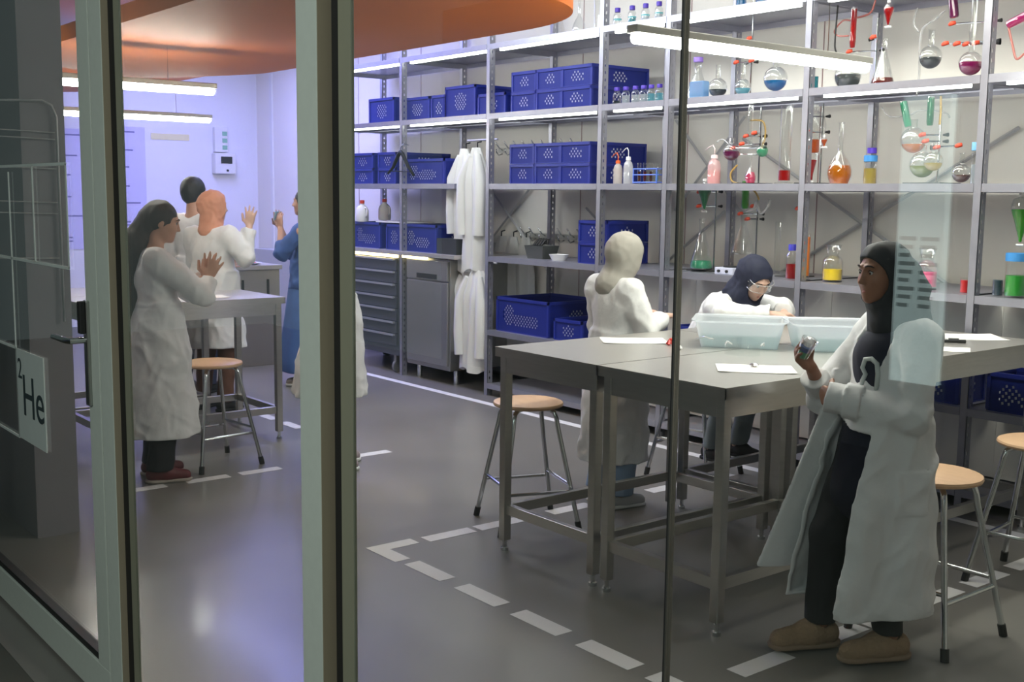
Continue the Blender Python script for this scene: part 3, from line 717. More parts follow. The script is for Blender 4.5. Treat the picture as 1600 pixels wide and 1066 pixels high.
for i, xx in enumerate((-.083, -.028, .028, .083)):
    c_ = ('brown', 'darkred', 'brown', 'cyan')[i]
    o = thing('test_tube', ('test tube with brown content at the left of the blue rack', 'test tube with dark red content, second in the blue rack', 'test tube with brown content, third in the blue rack', 'test tube with blue content at the right of the blue rack')[i], 'test tube', (x+xx, 5.55, Z[2]+.012), 0, 'test tubes in the blue rack')
    MB().lathe([(0, 0), (.009, .004), (.012, .014), (.012, .13)], 12).build('glass_body', GLASS, o, smooth='auto')
    MB().lathe([(0, .002), (.0105, .012), (.0105, .07), (0, .07)], 12).build('liquid', liquid(c_, C[c_]), o)
lab('round', 1142, Z[2], 27, 36, 'small round flask with purple liquid held by red clamps', L('purple'), (0, .40), up=36, Y=5.6)
lab('round', 1190, Z[2], 19, 30, 'small round flask with mint green liquid held by a clamp', L('mint'), (0, .42), up=42, Y=5.66)
lab('volumetric', 1173, Z[2], 17, 48, 'small flask with hot pink liquid and thin neck', L('pink'), (0, .38), base=True)
lab('tube', 1170, Z[2], 8, 62, 'clear vertical adapter tube behind the pink flask', None, up=60, Y=5.66)
lab('cylinder', 1226, Z[2], 19, 122, 'tall measuring cylinder with red liquid at the bottom', L('red'), (.04, .17))
lab('funnel', 1268, Z[2], 40, 118, 'large separating funnel with orange over red liquid behind the thick post', L('red'), (.05, .32), Y=5.68)
lab('tube', 1270, Z[2], 18, 22, 'orange filled sleeve inside the large separating funnel', L('orange'), (.02, .95), up=48, Y=5.68)
lab('funnel', 1286, Z[2], 10, 16, 'tiny orange dropping funnel on a clamp right of the thick post', L('orange'), (.1, .8), up=56, Y=5.6)
lab('volumetric', 1312, Z[2], 38, 95, 'large volumetric flask with amber liquid and glass stopper', L('amber'), (0, .30))
lab('jar', 1360, Z[2], 20, 40, 'short bottle of yellow liquid with blue lid and violet cap', L('paleyel'), (0, .6), cap=('blue_lid', (.05, .25, .60), 9))
MBc = MB().lathe([(0, 0), (.026, 0), (.026, .03), (0, .032)], 18)
x, k = m_at(1360, 5.56, Z[2]); tag(MBc.build('screw_cap', mat('cap_violet_blue', (.07, .03, .42), .4), loc=(x, 5.56, Z[2]+47*k), smooth='auto'), 'loose violet screw cap resting on the blue-lidded yellow bottle', 'cap')
lab('round', 1425, Z[2], 40, 52, 'round flask with yellow liquid hanging under two green tubes', L('amber'), (0, .26), up=48, Y=5.66)
lab('tube', 1416, Z[2], 12, 42, 'slanting light green tube entering the yellow round flask', L('mint'), (0, .96), up=88, Y=5.66, tilt=-.28)
lab('tube', 1449, Z[2], 11, 45, 'upright teal green tube beside the slanting one', L('green'), (0, .96), up=90, Y=5.70)
lab('round', 1441, Z[2], 40, 50, 'beaker flask with olive liquid on the black stand base', L('olive'), (0, .36), up=10, Y=5.62)
lab('round', 1458, Z[2], 30, 44, 'small round flask with pale yellow liquid beside the olive one', L('paleyel'), (0, .28), up=20, Y=5.56)
lab('round', 1503, Z[2], 30, 46, 'round flask with brown liquid right of the retort stand', L('brown'), (0, .26), up=2)
lab('jar', 1526, Z[2], 17, 60, 'clear jar with light blue lid touching the thick right post', L('pwhite'), (0, .5), cap=('sky', (.16, .42, .75), 12))
# S3
Y3 = 5.60
lab('erlenmeyer', 1096, Z[3], 36, 78, 'conical flask with mint green liquid on a black stand base', L('mint'), (0, .16), up=4, base=True, Y=Y3)
lab('funnel', 1098, Z[3], 22, 48, 'green separating funnel above the mint green conical flask', L('green'), (.1, .85), up=92, Y=Y3)
lab('erlenmeyer', 1160, Z[3], 38, 62, 'clear conical flask under the lime green condenser', None, up=30, Y=5.7)
lab('tube', 1161, Z[3], 12, 44, 'lime green upright condenser tube above the clear conical flask', L('lime'), (0, .97), up=100, Y=5.7)
lab('bottle', 1238, Z[3], 20, 50, 'bottle of red liquid with blue cap left of the thick post', L('red'), (0, .45), cap=('blue', (.05, .05, .5), 9), Y=Y3)
lab('cylinder', 1214, Z[3], 9, 84, 'slender clear cylinder with a red collar behind the navy headscarf', None, Y=5.72)
lab('cylinder', 1260, Z[3], 10, 72, 'slender orange filled cylinder right of the thick post', L('orange'), (.08, .93), Y=Y3, solid=True)
lab('reagent', 1301, Z[3], 31, 58, 'wide-mouth bottle with yellow content', L('yellow'), (.05, .34), Y=Y3, base=True, solid=True)
lab('reagent', 1448, Z[3], 33, 64, 'wide-mouth bottle with pink content right of the black headscarf', L('pink'), (.06, .42), Y=Y3, base=True, solid=True)
lab('jar', 1509, Z[3], 15, 26, 'small jar of red content left of the thick right post', L('red'), (0, .75), Y=5.58, solid=True)
lab('jar', 1560, Z[3], 16, 28, 'small jar of black content right of the thick right post', L('dark'), (0, .85), Y=5.58, solid=True)
lab('jar', 1588, Z[3], 34, 66, 'large jar of green liquid with blue lid at the right edge', L('greenD'), (.04, .52), cap=('blue_lid', (.05, .25, .60), 12), Y=5.54, solid=True)
lab('funnel', 1590, Z[3], 34, 80, 'large separating funnel with green liquid at the right edge', L('lime'), (.08, .72), up=78, Y=5.6)
x, k = m_at(1135, 5.52, Z[3])
r = thing('hotplate_stirrer', 'white magnetic stirrer with two black knobs beside the mint green flask', 'laboratory device', (x, 5.56, Z[3]))
MB().box(-.075, .075, -.07, .07, 0, .045).build('housing', mat('device_white', (.62, .64, .78), .4), r, bevel=.006)
for xx in (-.035, .03): MB().tube([(xx, -.07, .022), (xx, -.082, .022)], .009, 12).build('knob', BLACK, r)
MB().lathe([(0, .045), (.055, .045), (.055, .052), (0, .053)], 24, c=(.01, 0, 0)).build('plate', BLACK, r)
# retort stands: base, rod, clamps with red fittings
def stand(px, z, hpx, label, clamps, Y=5.74, base=True, bw=36):
    x, k = m_at(px, Y, z); h = hpx*k
    r = thing('retort_stand', label, 'laboratory stand', (x, Y, z), 0, 'retort stands holding glassware')
    if base: MB().box(-bw*k/2, bw*k/2, -.16, .05, 0, .008).build('base_plate', mat('stand_base', (.05, .05, .05), .5), r, bevel=.002)
    MB().tube([(0, 0, .0), (0, 0, h)], .0055, 8).build('rod', CHROME, r)
    for dx, dz, L_ in clamps:
        a = MB().tube([(0, 0, dz*k), (dx*k, -.06, dz*k)], .005, 6)
        cobj = a.build('clamp_arm', CHROME, r)
        m = MB(); m.tube([(-.02*(1 if dx > 0 else -1), 0, dz*k), (-.05*(1 if dx > 0 else -1), 0, dz*k)], [.005, .011], 8); m.build('clamp_screw', BLACK, cobj)
        MB().tube([(dx*k-.018, -.075, dz*k-.004), (dx*k, -.085, dz*k), (dx*k+.018, -.075, dz*k+.004)], [.010, .013, .010], 8).build('joint_clip', mat('clip_red', (.80, .09, .04), .4), cobj, smooth=True)
    return r
stand(1185, Z[2], 118, 'retort stand with red clips behind the pink flask', ((-28, 46, 1), (-20, 62, 1), (-38, 56, 1), (4, 78, 1), (-12, 74, 1)))
stand(1281, Z[2], 124, 'retort stand with black screws right of the thick post', ((-12, 104, 1), (-10, 80, 1)))
stand(1464, Z[2], 120, 'retort stand with long horizontal clamp on black base', ((10, 56, 1), (46, 58, 1), (-10, 66, 1), (-16, 76, 1)), bw=64)
stand(1115, Z[3], 150, 'retort stand beside the mint green flask reaching the shelf above', ((-18, 100, 1), (-18, 122, 1)), bw=46)
stand(1180, Z[3], 120, 'retort stand with curled tubing above the navy headscarf', ((-18, 92, 1), (-4, 84, 1), (6, 104, 1)), Y=5.8, base=True)
stand(1172, Z[1], 150, 'retort stand on the lit shelf behind the lamp', ((-14, 56, 1), (16, 56, 1), (10, 90, 1)), Y=5.8, bw=44)
stand(1366, Z[1], 110, 'retort stand at the end of the lamp holding the red tube', ((-34, 60, 1), (8, 78, 1)), Y=5.8)
stand(1545, Z[1], 130, 'retort stand with row of red clips left of the thick right post', ((-28, 58, 1), (-44, 60, 1), (-64, 62, 1), (-12, 58, 1), (-54, 92, 1)), Y=5.8)
stand(1250, Z[3], 80, 'short rod stand behind the thick post with white and red fitting', ((6, 106, 1),), Y=5.8)
TUBY = clear_mat('tubing_yellow', (.95, .8, .45), .3, .05, milk=.6, milkc=(.85, .62, .22))
TUBR = clear_mat('tubing_rose', (.95, .6, .55), .3, .05, milk=.6, milkc=(.85, .35, .30))
TUBC = clear_mat('tubing_clear', (.95, .95, .95), .5, .1, milk=.45, milkc=(.9, .9, .88))
def hose(pts, Y, r_, m, label):
    P = []
    for px, py in pts:
        q = ony(px, py, Y); P.append(Vector(q))
    cv = []
    for i in range(len(P)-1):
        p0, p1, p2_, p3_ = P[max(i-1, 0)], P[i], P[i+1], P[min(i+2, len(P)-1)]
        for s_ in range(6):
            t_ = s_/6; cv.append(.5*((2*p1)+(-p0+p2_)*t_+(2*p0-5*p1+4*p2_-p3_)*t_*t_+(-p0+3*p1-3*p2_+p3_)*t_**3))
    cv.append(P[-1]); c0 = cv[0].copy()
    tag(MB().tube([q-c0 for q in cv], r_, 7).build('rubber_hose', m, loc=c0, smooth=True), label, 'hose')
hose([(1173, 188), (1192, 190), (1196, 210), (1190, 232)], 5.72, .006, TUBY, 'yellowish hose curving down to the mint green little flask')
hose([(1152, 258), (1142, 270), (1144, 283), (1160, 288)], 5.6, .006, TUBY, 'yellowish hose looping left of the pink flask')
hose([(1166, 288), (1180, 300), (1186, 312)], 5.62, .006, TUBY, 'yellowish hose right of the lime green condenser')
hose([(1166, 330), (1178, 326), (1182, 315), (1188, 334), (1200, 322), (1203, 312)], 5.66, .009, TUBC, 'clear bent glass piece right of the lime green condenser')
hose([(1368, 0), (1360, 20), (1338, 28)], 5.75, .006, TUBR, 'rose hose from the top edge to the red condenser')
hose([(1335, 34), (1318, 32), (1304, 48), (1310, 56), (1326, 56)], 5.75, .005, TUBR, 'thin rose hose looping left of the red condenser')
hose([(1310, 0), (1305, 60), (1306, 80), (1316, 90)], 5.7, .005, BLACK, 'black cable hanging down left of the red condenser')
hose([(1477, 16), (1462, 30), (1440, 50), (1436, 120), (1432, 150)], 5.8, .006, TUBC, 'clear glass line running down left of the grey flask')
hose([(1434, 12), (1428, 36), (1436, 50)], 5.8, .006, TUBC, 'clear hose arc at the top left of the grey flask')
hose([(1576, 44), (1582, 70), (1588, 92), (1600, 84)], 5.6, .006, TUBR, 'thin orange-rose hose below the magenta tube at the right edge')
hose([(1470, 150), (1470, 170), (1468, 195)], 5.7, .006, TUBY, 'thin yellow tube above the horizontal clamp')
hose([(1120, 222), (1130, 218), (1142, 230)], 5.6, .004, TUBC, 'thin white nozzle line from the pink wash bottle to the purple flask')
hose([(1378, 168), (1390, 182), (1420, 180), (1440, 172), (1476, 176), (1484, 184)], 5.8, .004, TUBC, 'thin clear hose crossing behind the green tubes')

# ================================================================ TABLES
ZT = .93
def table(x0, x1, y0, y1, label, group='stainless steel work tables', legs=(1, 1, 1, 1)):
    r = thing('steel_table', label, 'table', ((x0+x1)/2, (y0+y1)/2, 0), 0, group)
    a, b = (x1-x0)/2, (y1-y0)/2
    m = MB().box(-a, a, -b, b, ZT-.004, ZT)
    m.build('tabletop', STEELTOP, r)
    m = MB()
    for q in ((-a, a, -b, -b+.004), (-a, a, b-.004, b), (-a, -a+.004, -b, b), (a-.004, a, -b, b)): m.box(*q, ZT-.042, ZT-.004)
    m.build('edge_fold', STEEL, r)
    m = MB(); L_ = .04; i_ = .03
    for q in ((-a+i_, a-i_, -b+i_-.008, -b+i_+.01), (-a+i_, a-i_, b-i_-.01, b-i_+.008), (-a+i_-.008, -a+i_+.01, -b+i_, b-i_), (a-i_-.01, a-i_+.008, -b+i_, b-i_)):
        m.box(*q, ZT-.115, ZT-.004)
    m.build('apron', STEEL, r)
    for sx_, sy_ in ((-1, -1), (1, -1), (1, 1), (-1, 1)):
        cx_, cy_ = sx_*(a-i_-L_/2+.012), sy_*(b-i_-L_/2+.012)
        lg = MB().box(cx_-L_/2, cx_+L_/2, cy_-L_/2, cy_+L_/2, .05, ZT-.02).build('leg', STEEL, r, bevel=.003)
        MB().cyl((cx_, cy_, .012), .010, .05, 10).cyl((cx_, cy_, 0), .018, .014, 12).build('adjustable_foot', CHROME, lg)
    yy = .17
    for q, nm in (((-a+.05, a-.05, -b+.03, -b+.06), 0), ((-a+.05, a-.05, b-.06, b-.03), 0), ((-a+.03, -a+.06, -b+.05, b-.05), 1), ((a-.06, a-.03, -b+.05, b-.05), 1)):
        MB().box(*q, yy, yy+.045).build('stretcher', STEEL, r, bevel=.002)
    return r
table(-3.955, -3.29, 3.06, 4.215, 'steel table with its corner nearest the stool, left one of the front pair')
table(-3.283, -2.62, 3.06, 4.215, 'steel table of the front pair with its right leg nearest the camera')
table(-3.955, -3.29, 4.222, 5.38, 'steel table behind the left one of the front pair, where the navy headscarf person leans')
table(-3.283, -2.63, 4.222, 5.38, 'steel table whose end shows behind the black headscarf person')
table(-7.27, -6.60, 2.18, 3.40, 'steel table beside the long-haired person', 'stainless steel work tables')
table(-7.95, -7.28, 2.0, 3.2, 'steel table just behind the one of the long-haired person')

# ---------------------------------------------------------------- stools
def stool_proto():
    r = thing('round_stool', 'round wooden stool under the left steel table with four bent tube legs', 'stool', (0, 0, 0), 0, 'round wooden stools with tube legs')
    MB().lathe([(0, .585), (.155, .585), (.168, .590), (.171, .598), (.168, .606), (.155, .611), (0, .611)], 40).build('seat', WOOD, r, smooth='auto')
    for k in range(4):
        a = PI/4+k*PI/2; c_, s_ = math.cos(a), math.sin(a)
        pts = [(.06, .578), (.115, .577), (.140, .565), (.152, .535), (.158, .50), (.275, .03)]
        lg = MB().tube([(c_*d, s_*d, z) for d, z in pts], .0115, 10).build('leg', CHROME, r, smooth='auto')
        MB().tube([(c_*.271, s_*.271, .045), (c_*.281, s_*.281, 0)], .0155, 10).build('rubber_foot', BLACK, lg)
    def at(k, z): a = PI/4+k*PI/2; d = .158+(.50-z)/(.47)*.117; return Vector((math.cos(a)*d, math.sin(a)*d, z))
    for k in range(4):
        z = .19 if k % 2 else .22
        MB().tube([at(k, z), at(k+1, z)], .008, 8).build('rung', CHROME, r)
    return r
S0_ = stool_proto(); S0_.location = (-4.19, 3.45, 0); S0_.rotation_euler = (0, 0, -.35)
for x, y, rz, l in ((-2.21, 3.75, 0, 'round wooden stool right behind the black headscarf person'), (-2.25, 4.62, .1, 'round wooden stool cut by the right edge of the view'), (-6.24, 2.74, .1, 'round wooden stool behind the long-haired person, under the left table edge'), (-4.38, 4.86, .2, 'stool under the navy headscarf person')):
    dup(S0_, (x, y, 0), rz, l)

# ---------------------------------------------------------------- on the tables
TUB = clear_mat('milky_plastic', (.92, .95, .95), .35, .05, rough=.2, milk=.55, milkc=(.83, .85, .89))
def tub(cx_, cy_, W, D, H, rz, label, water=None):
    r = thing('plastic_tub', label, 'tub', (cx_, cy_, ZT), rz, 'milky plastic tubs on the tables')
    def ring(s_, z): 
        a, b = W/2*s_, D/2*s_; q = .03; pts = []
        for sx_, sy_, st in ((1, 1, 0), (-1, 1, 1), (-1, -1, 2), (1, -1, 3)):
            for k in range(5):
                an = st*PI/2+k*PI/8; pts.append((sx_*(a-q)+q*math.cos(an), sy_*(b-q)+q*math.sin(an), z))
        return pts
    rs = [ring(.84, .0), ring(.98, H-.006), ring(1.06, H), ring(1.06, H-.004), ring(.965, H-.012), ring(.825, .006)]
    n = 20; vs = [p for q in rs for p in q]; fs = []
    for i in range(len(rs)-1):
        for k in range(n): fs.append((i*n+k, i*n+(k+1) % n, (i+1)*n+(k+1) % n, (i+1)*n+k))
    fs.append(tuple(reversed(range(n)))); fs.append(tuple(5*n+k for k in range(n)))
    MB().add(vs, fs).build('tub_body', TUB, r, smooth='auto')
    if water:
        a, b = ring(.82, .008), ring(.89, H*.5)
        MB().add(a+b, [(k, (k+1) % n, n+(k+1) % n, n+k) for k in range(n)]+[tuple(reversed(range(n))), tuple(n+k for k in range(n))]).build('water', clear_mat('water_tint', (.84, .94, .93), .3, .05, milk=.25, milkc=(.6, .76, .76)), r)
p = onz(1148, 535, ZT); tub(-3.37, 4.02, .40, .30, .125, math.radians(38), 'milky plastic tub before the navy headscarf person', True)
tub(-3.05, 4.28, .40, .30, .125, math.radians(48), 'milky plastic tub behind the held cup', True)
def sheet(x, y, w_, d_, rz, label, z=ZT, name='paper_sheet', th=.0012, mm=None):
    n = 8; vs = []; rs = random.Random(int(abs(x*1000)))
    a1, a2 = rs.uniform(0, 6), rs.uniform(0, 6)
    for i in range(n+1):
        for jn in range(n+1):
            u, v = i/n-.5, jn/n-.5
            vs.append((u*w_, v*d_, .0006+.004*max(0, abs(u)*2-.6)*(1+math.sin(a1+v*5))))
    b = len(vs); vs += [(x_, y_, z_+th) for x_, y_, z_ in vs]
    fs = []
    for i in range(n):
        for jn in range(n):
            a = i*(n+1)+jn; fs.append((a, a+1, a+n+2, a+n+1)); fs.append((b+a, b+a+n+1, b+a+n+2, b+a+1))
    for i in range(n):
        for a, c_ in ((i, i+1), ((n)*(n+1)+i+1, n*(n+1)+i), ((i+1)*(n+1), i*(n+1)), (i*(n+1)+n, (i+1)*(n+1)+n)): fs.append((a, b+a, b+c_, c_))
    return tag(MB().add(vs, fs).build(name, mm or PAPER, loc=(x, y, z+.0003), rz=rz), label, 'paper')
q = onz(990, 533, ZT); sheet(q[0], q[1], .30, .21, math.radians(52), 'white paper sheet left of the glass joint on the front left table')
q = onz(1180, 577, ZT); sheet(q[0], q[1], .30, .21, math.radians(44), 'white paper sheet with foil bit near the front corner of the table')
q = onz(1505, 527, ZT); sheet(q[0], q[1], .36, .25, math.radians(50), 'white paper behind the marker pens at the right')
q = onz(1475, 546, ZT); sheet(q[0], q[1], .22, .16, math.radians(30), 'cream paper lying before the marker pens at the right')
def pen(px, py, L_, ang, label, c1, c2, r_=.006):
    q = onz(px, py, ZT)
    o = thing('marker_pen', label, 'pen', (q[0], q[1], ZT+.003+r_), math.radians(ang))
    MB().tube([(-L_/2, 0, 0), (L_*.2, 0, 0)], r_, 10).build('barrel', mat('pen_'+c1[0], c1[1], .4), o)
    MB().tube([(L_*.2, 0, 0), (L_/2, 0, 0)], r_*1.12, 10).build('cap', mat('pen_'+c2[0], c2[1], .4), o)
pen(1470, 535, .16, 42, 'black and white marker pen on the right table', ('whiteish', (.6, .6, .58)), ('black', (.02, .02, .02)), .009)
pen(1488, 537, .12, 48, 'black marker pen touching the black and white one', ('black', (.02, .02, .02)), ('black', (.02, .02, .02)), .008)
q = onz(1178, 574, ZT); tag(MB().lathe([(0, 0), (.012, .001), (.02, .004), (.012, .012), (0, .014)], 7).build('foil_bit', mat('foil', (.9, .9, .9), .15, 1), loc=(q[0], q[1], ZT+.0045)), 'small shiny foil bit on the front white paper', 'foil')
q = onz(1060, 547, ZT); tag(MB().lathe([(0, 0), (.012, .001), (.018, .008), (.01, .02), (0, .022)], 8).build('white_wad', WHITE, loc=(q[0], q[1], ZT)), 'small white wad on the table right of the glass joint', 'wad')
q = onz(1047, 540, ZT)
r = thing('red_clip', 'red plastic clip lying on the table beside the glass joint', 'clip', (q[0], q[1], ZT))
MB().tube([(-.02, 0, .006), (0, 0, .028), (.02, 0, .03)], .006, 8).tube([(-.01, .02, .006), (0, 0, .026), (.01, -.02, .006)], .006, 8).build('clip_body', RED, r)
# protective goggles on the front table
def goggles(px, py, rz, label):
    q = onz(px, py, ZT)
    r = thing('protective_goggles', label, 'goggles', (q[0], q[1], ZT+.001), rz)
    m = MB(); pts = []
    for k in range(13):
        a = PI*k/12; pts.append((.075*math.cos(a), -.05*math.sin(a)**.7, .025))
    lens = MB(); n = len(pts)
    vs = [(x_, y_, .004) for x_, y_, _ in pts]+[(x_, y_, .055) for x_, y_, _ in pts]
    lens.add(vs, [(k, k+1, n+k+1, n+k) for k in range(n-1)]).build('lens', clear_mat('goggle_clear', (.93, .95, .95), .35, .05, milk=.03), r, smooth=True)
    for s_ in (-1, 1):
        MB().tube([(s_*.075, 0, .045), (s_*.078, .06, .05), (s_*.07, .13, .03)], .0035, 6).build('temple', TUBC, r)
goggles(1160, 556, math.radians(30), 'clear safety goggles behind the front white paper')
goggles(1135, 545, math.radians(80), 'clear safety goggles before the left tub')

# ---------------------------------------------------------------- far left corner
q = onz(335, 466, ZT); sheet(-6.85, 2.95, .30, .21, 1.4, 'white paper on the left steel table')
r = thing('steel_cabinet', 'pale steel cabinet counter behind the far table, near the left wall', 'cabinet', (-10.2, 4.6, 0))
MB().box(-.55, .62, -.42, .28, 0, .89).build('body', mat('warm_steel', (.40, .38, .33), .4, .6), r, bevel=.004)
MB().box(-.57, .64, -.44, .30, .89, .93).build('worktop', STEELTOP, r, bevel=.003)
for yy in (-.08, .17): MB().box(.62, .63, yy-.02, yy+.0, .6, .8).build('handle', BLACK, r)
r = thing('water_bottle', 'clear bottle with blue cap on the far cabinet', 'bottle', (-9.85, 4.40, .93))
MB().lathe([(0, 0), (.033, 0), (.035, .03), (.035, .14), (.014, .18), (.014, .20)], 16).build('glass_body', clear_mat('body_bluewater', (.7, .75, .95), .3, .05, milk=.6, milkc=(.35, .4, .75)), r, smooth='auto')
MB().lathe([(0, .2), (.016, .2), (.016, .22), (0, .222)], 12).build('cap', BLUED, r)
tag(MB().box(-.04, .04, -.04, .04, 0, .13).build('blue_carton', mat('carton_blue', (.03, .04, .5), .5), loc=(-9.95, 4.31, .93), bevel=.003), 'small dark blue box beside the clear bottle on the far cabinet', 'box')
r = thing('plate_stack', 'pale plates with red food bits on the far cabinet', 'plates', (-9.72, 4.63, .93))
MB().lathe([(0, 0), (.08, 0), (.13, .02), (.125, .022), (.07, .006), (0, .006)], 24).build('plate', mat('plate_grey', (.6, .6, .7), .4), r, smooth='auto')
for k in range(6): MB().lathe([(0, .008), (.02, .01), (.018, .022), (0, .026)], 8, c=(.06*math.cos(k*1.1), .06*math.sin(k*1.1), 0)).build('food_piece', mat('food_red', (.7, .16, .07), .5), r)
# wall things
r = thing('soap_dispenser', 'white wall dispenser with dark display and small green sign above', 'dispenser', (XL, 5.745, 1.80))
MB().box(.0, .11, -.13, .13, 0, .24).build('housing', mat('device_pale', (.78, .78, .76), .4), r, bevel=.012)
MB().box(.11, .114, -.06, .08, .12, .20).build('display', BLACK, r)
MB().tube([(.11, .02, .04), (.118, .02, .04)], .014, 12).build('button', BLACK, r)
MB().box(0, .07, -.11, .05, .25, .54).build('upper_box', MATS['device_pale'], r, bevel=.008)
for k in range(3): MB().box(.07, .073, -.02, .04, .28+.08*k, .33+.08*k).build('green_mark', mat('sign_green', (.25, .5, .35), .6), r)
PO = mat('poster_lavender', (.62, .60, .86), .7); PI_K = mat('poster_ink', (.18, .17, .35), .7)
def poster(y0, y1, z0, z1, label, lines):
    r = thing('wall_poster', label, 'poster', (XL+.003, (y0+y1)/2, z0), 0, 'pale posters on the left wall')
    MB().box(0, .004, -(y1-y0)/2, (y1-y0)/2, 0, z1-z0).build('sheet', PO, r)
    for k, (a, b, zf) in enumerate(lines):
        MB().box(.004, .0048, -(y1-y0)/2+a*(y1-y0), -(y1-y0)/2+b*(y1-y0), zf*(z1-z0)-.008, zf*(z1-z0)+.008).build('text_line', PI_K, r)
ls = [(.08, .35, .97), (.08, .75, .95), (.1, .7, .78), (.1, .6, .62), (.1, .6, .44), (.1, .85, .28), (.1, .4, .13), (.1, .6, .10), (.1, .6, .07)]
poster(4.36, 4.83, 1.13, 2.30, 'pale lavender text poster right of the door frame', ls)
poster(3.55, 4.30, .95, 2.25, 'pale lavender poster seen through the door beside the pillar', ls)
tag(MB().box(XL+.001, XL+.006, 4.9, 5.35, 2.17, 2.24).build('yellow_strip', mat('pale_yellow', (.80, .74, .42), .6)), 'pale yellow strip on the left wall above the heads', 'sign')
tag(MB().box(-.03, .03, -.02, .0, 0, 3.2).build('cable_duct', WHITE, loc=(-12.3, YB, 0)), 'white vertical cable duct near the left rear corner', 'duct')
tag(MB().box(-.16, .16, -.12, .0, 0, .42).build('cardboard_box', mat('cardboard', (.42, .30, .20), .8), loc=(-11.3, YB-.01, .96)), 'brown cardboard box by the wall behind the blue shirt person', 'box')
tag(MB().box(-.8, .5, -.35, .0, 0, .95).build('wall_bench', mat('bench_pale', (.5, .5, .5), .5), loc=(-11.3, YB-.0, 0)), 'pale bench along the wall behind the blue shirt person', 'bench')
# wire rack leaning in front of the pillar
r = thing('wire_rack', 'thin pale wire rack with rounded top corner before the grey pillar', 'rack', (-5.31, 1.50, 0))
m = MB(); m.tube([(0, -.30, 1.97), (0, .06, 1.99), (0, .10, 1.97), (0, .12, 1.92), (0, .12, 1.0)], .006, 8); m.build('frame', mat('rack_white', (.5, .5, .5), .4, .5), r, smooth=True)
for zz in (1.86, 1.83, 1.70, 1.55, 1.5, 1.3): MB().tube([(0, -.25, zz), (0, .11, zz-.01)], .003, 6).build('wire', MATS['rack_white'], r)

# ================================================================ PEOPLE: smooth distance-field modelling
f32 = np.float32
def A3(v): return np.array(v, dtype=f32)
def smin(a, b, k):
    if k <= 0: return np.minimum(a, b)
    h = np.clip(.5+.5*(b-a)/k, 0, 1); return b+(a-b)*h-k*h*(1-h)
def smax(a, b, k): return -smin(-a, -b, k)
def rc(p, a, b, ra, rb, flat=None, fdir=None):
    """tapered rounded limb; flat<1 squeezes it along fdir"""
    a, b = A3(a), A3(b); q = p-a; ba = b-a
    if flat is not None:
        fd = A3(fdir); fd = fd/np.linalg.norm(fd)
        q = q+(q@fd)[:, None]*fd*(1/flat-1); ba = ba+(ba@fd)*fd*(1/flat-1)
    L2 = float(ba@ba)+1e-9
    t = np.clip((q@ba)/L2, 0, 1); d = np.linalg.norm(q-t[:, None]*ba, axis=1)-(ra+(rb-ra)*t)
    return d*(flat if flat is not None else 1)**.5
def ell(p, c, r, R=None):
    q = p-A3(c)
    if R is not None: q = q@A3(R)
    r = A3(r); k0 = np.linalg.norm(q/r, axis=1); k1 = np.linalg.norm(q/(r*r), axis=1)+1e-9
    return k0*(k0-1)/k1
def rot(axis, a): return np.array(Matrix.Rotation(a, 3, axis))
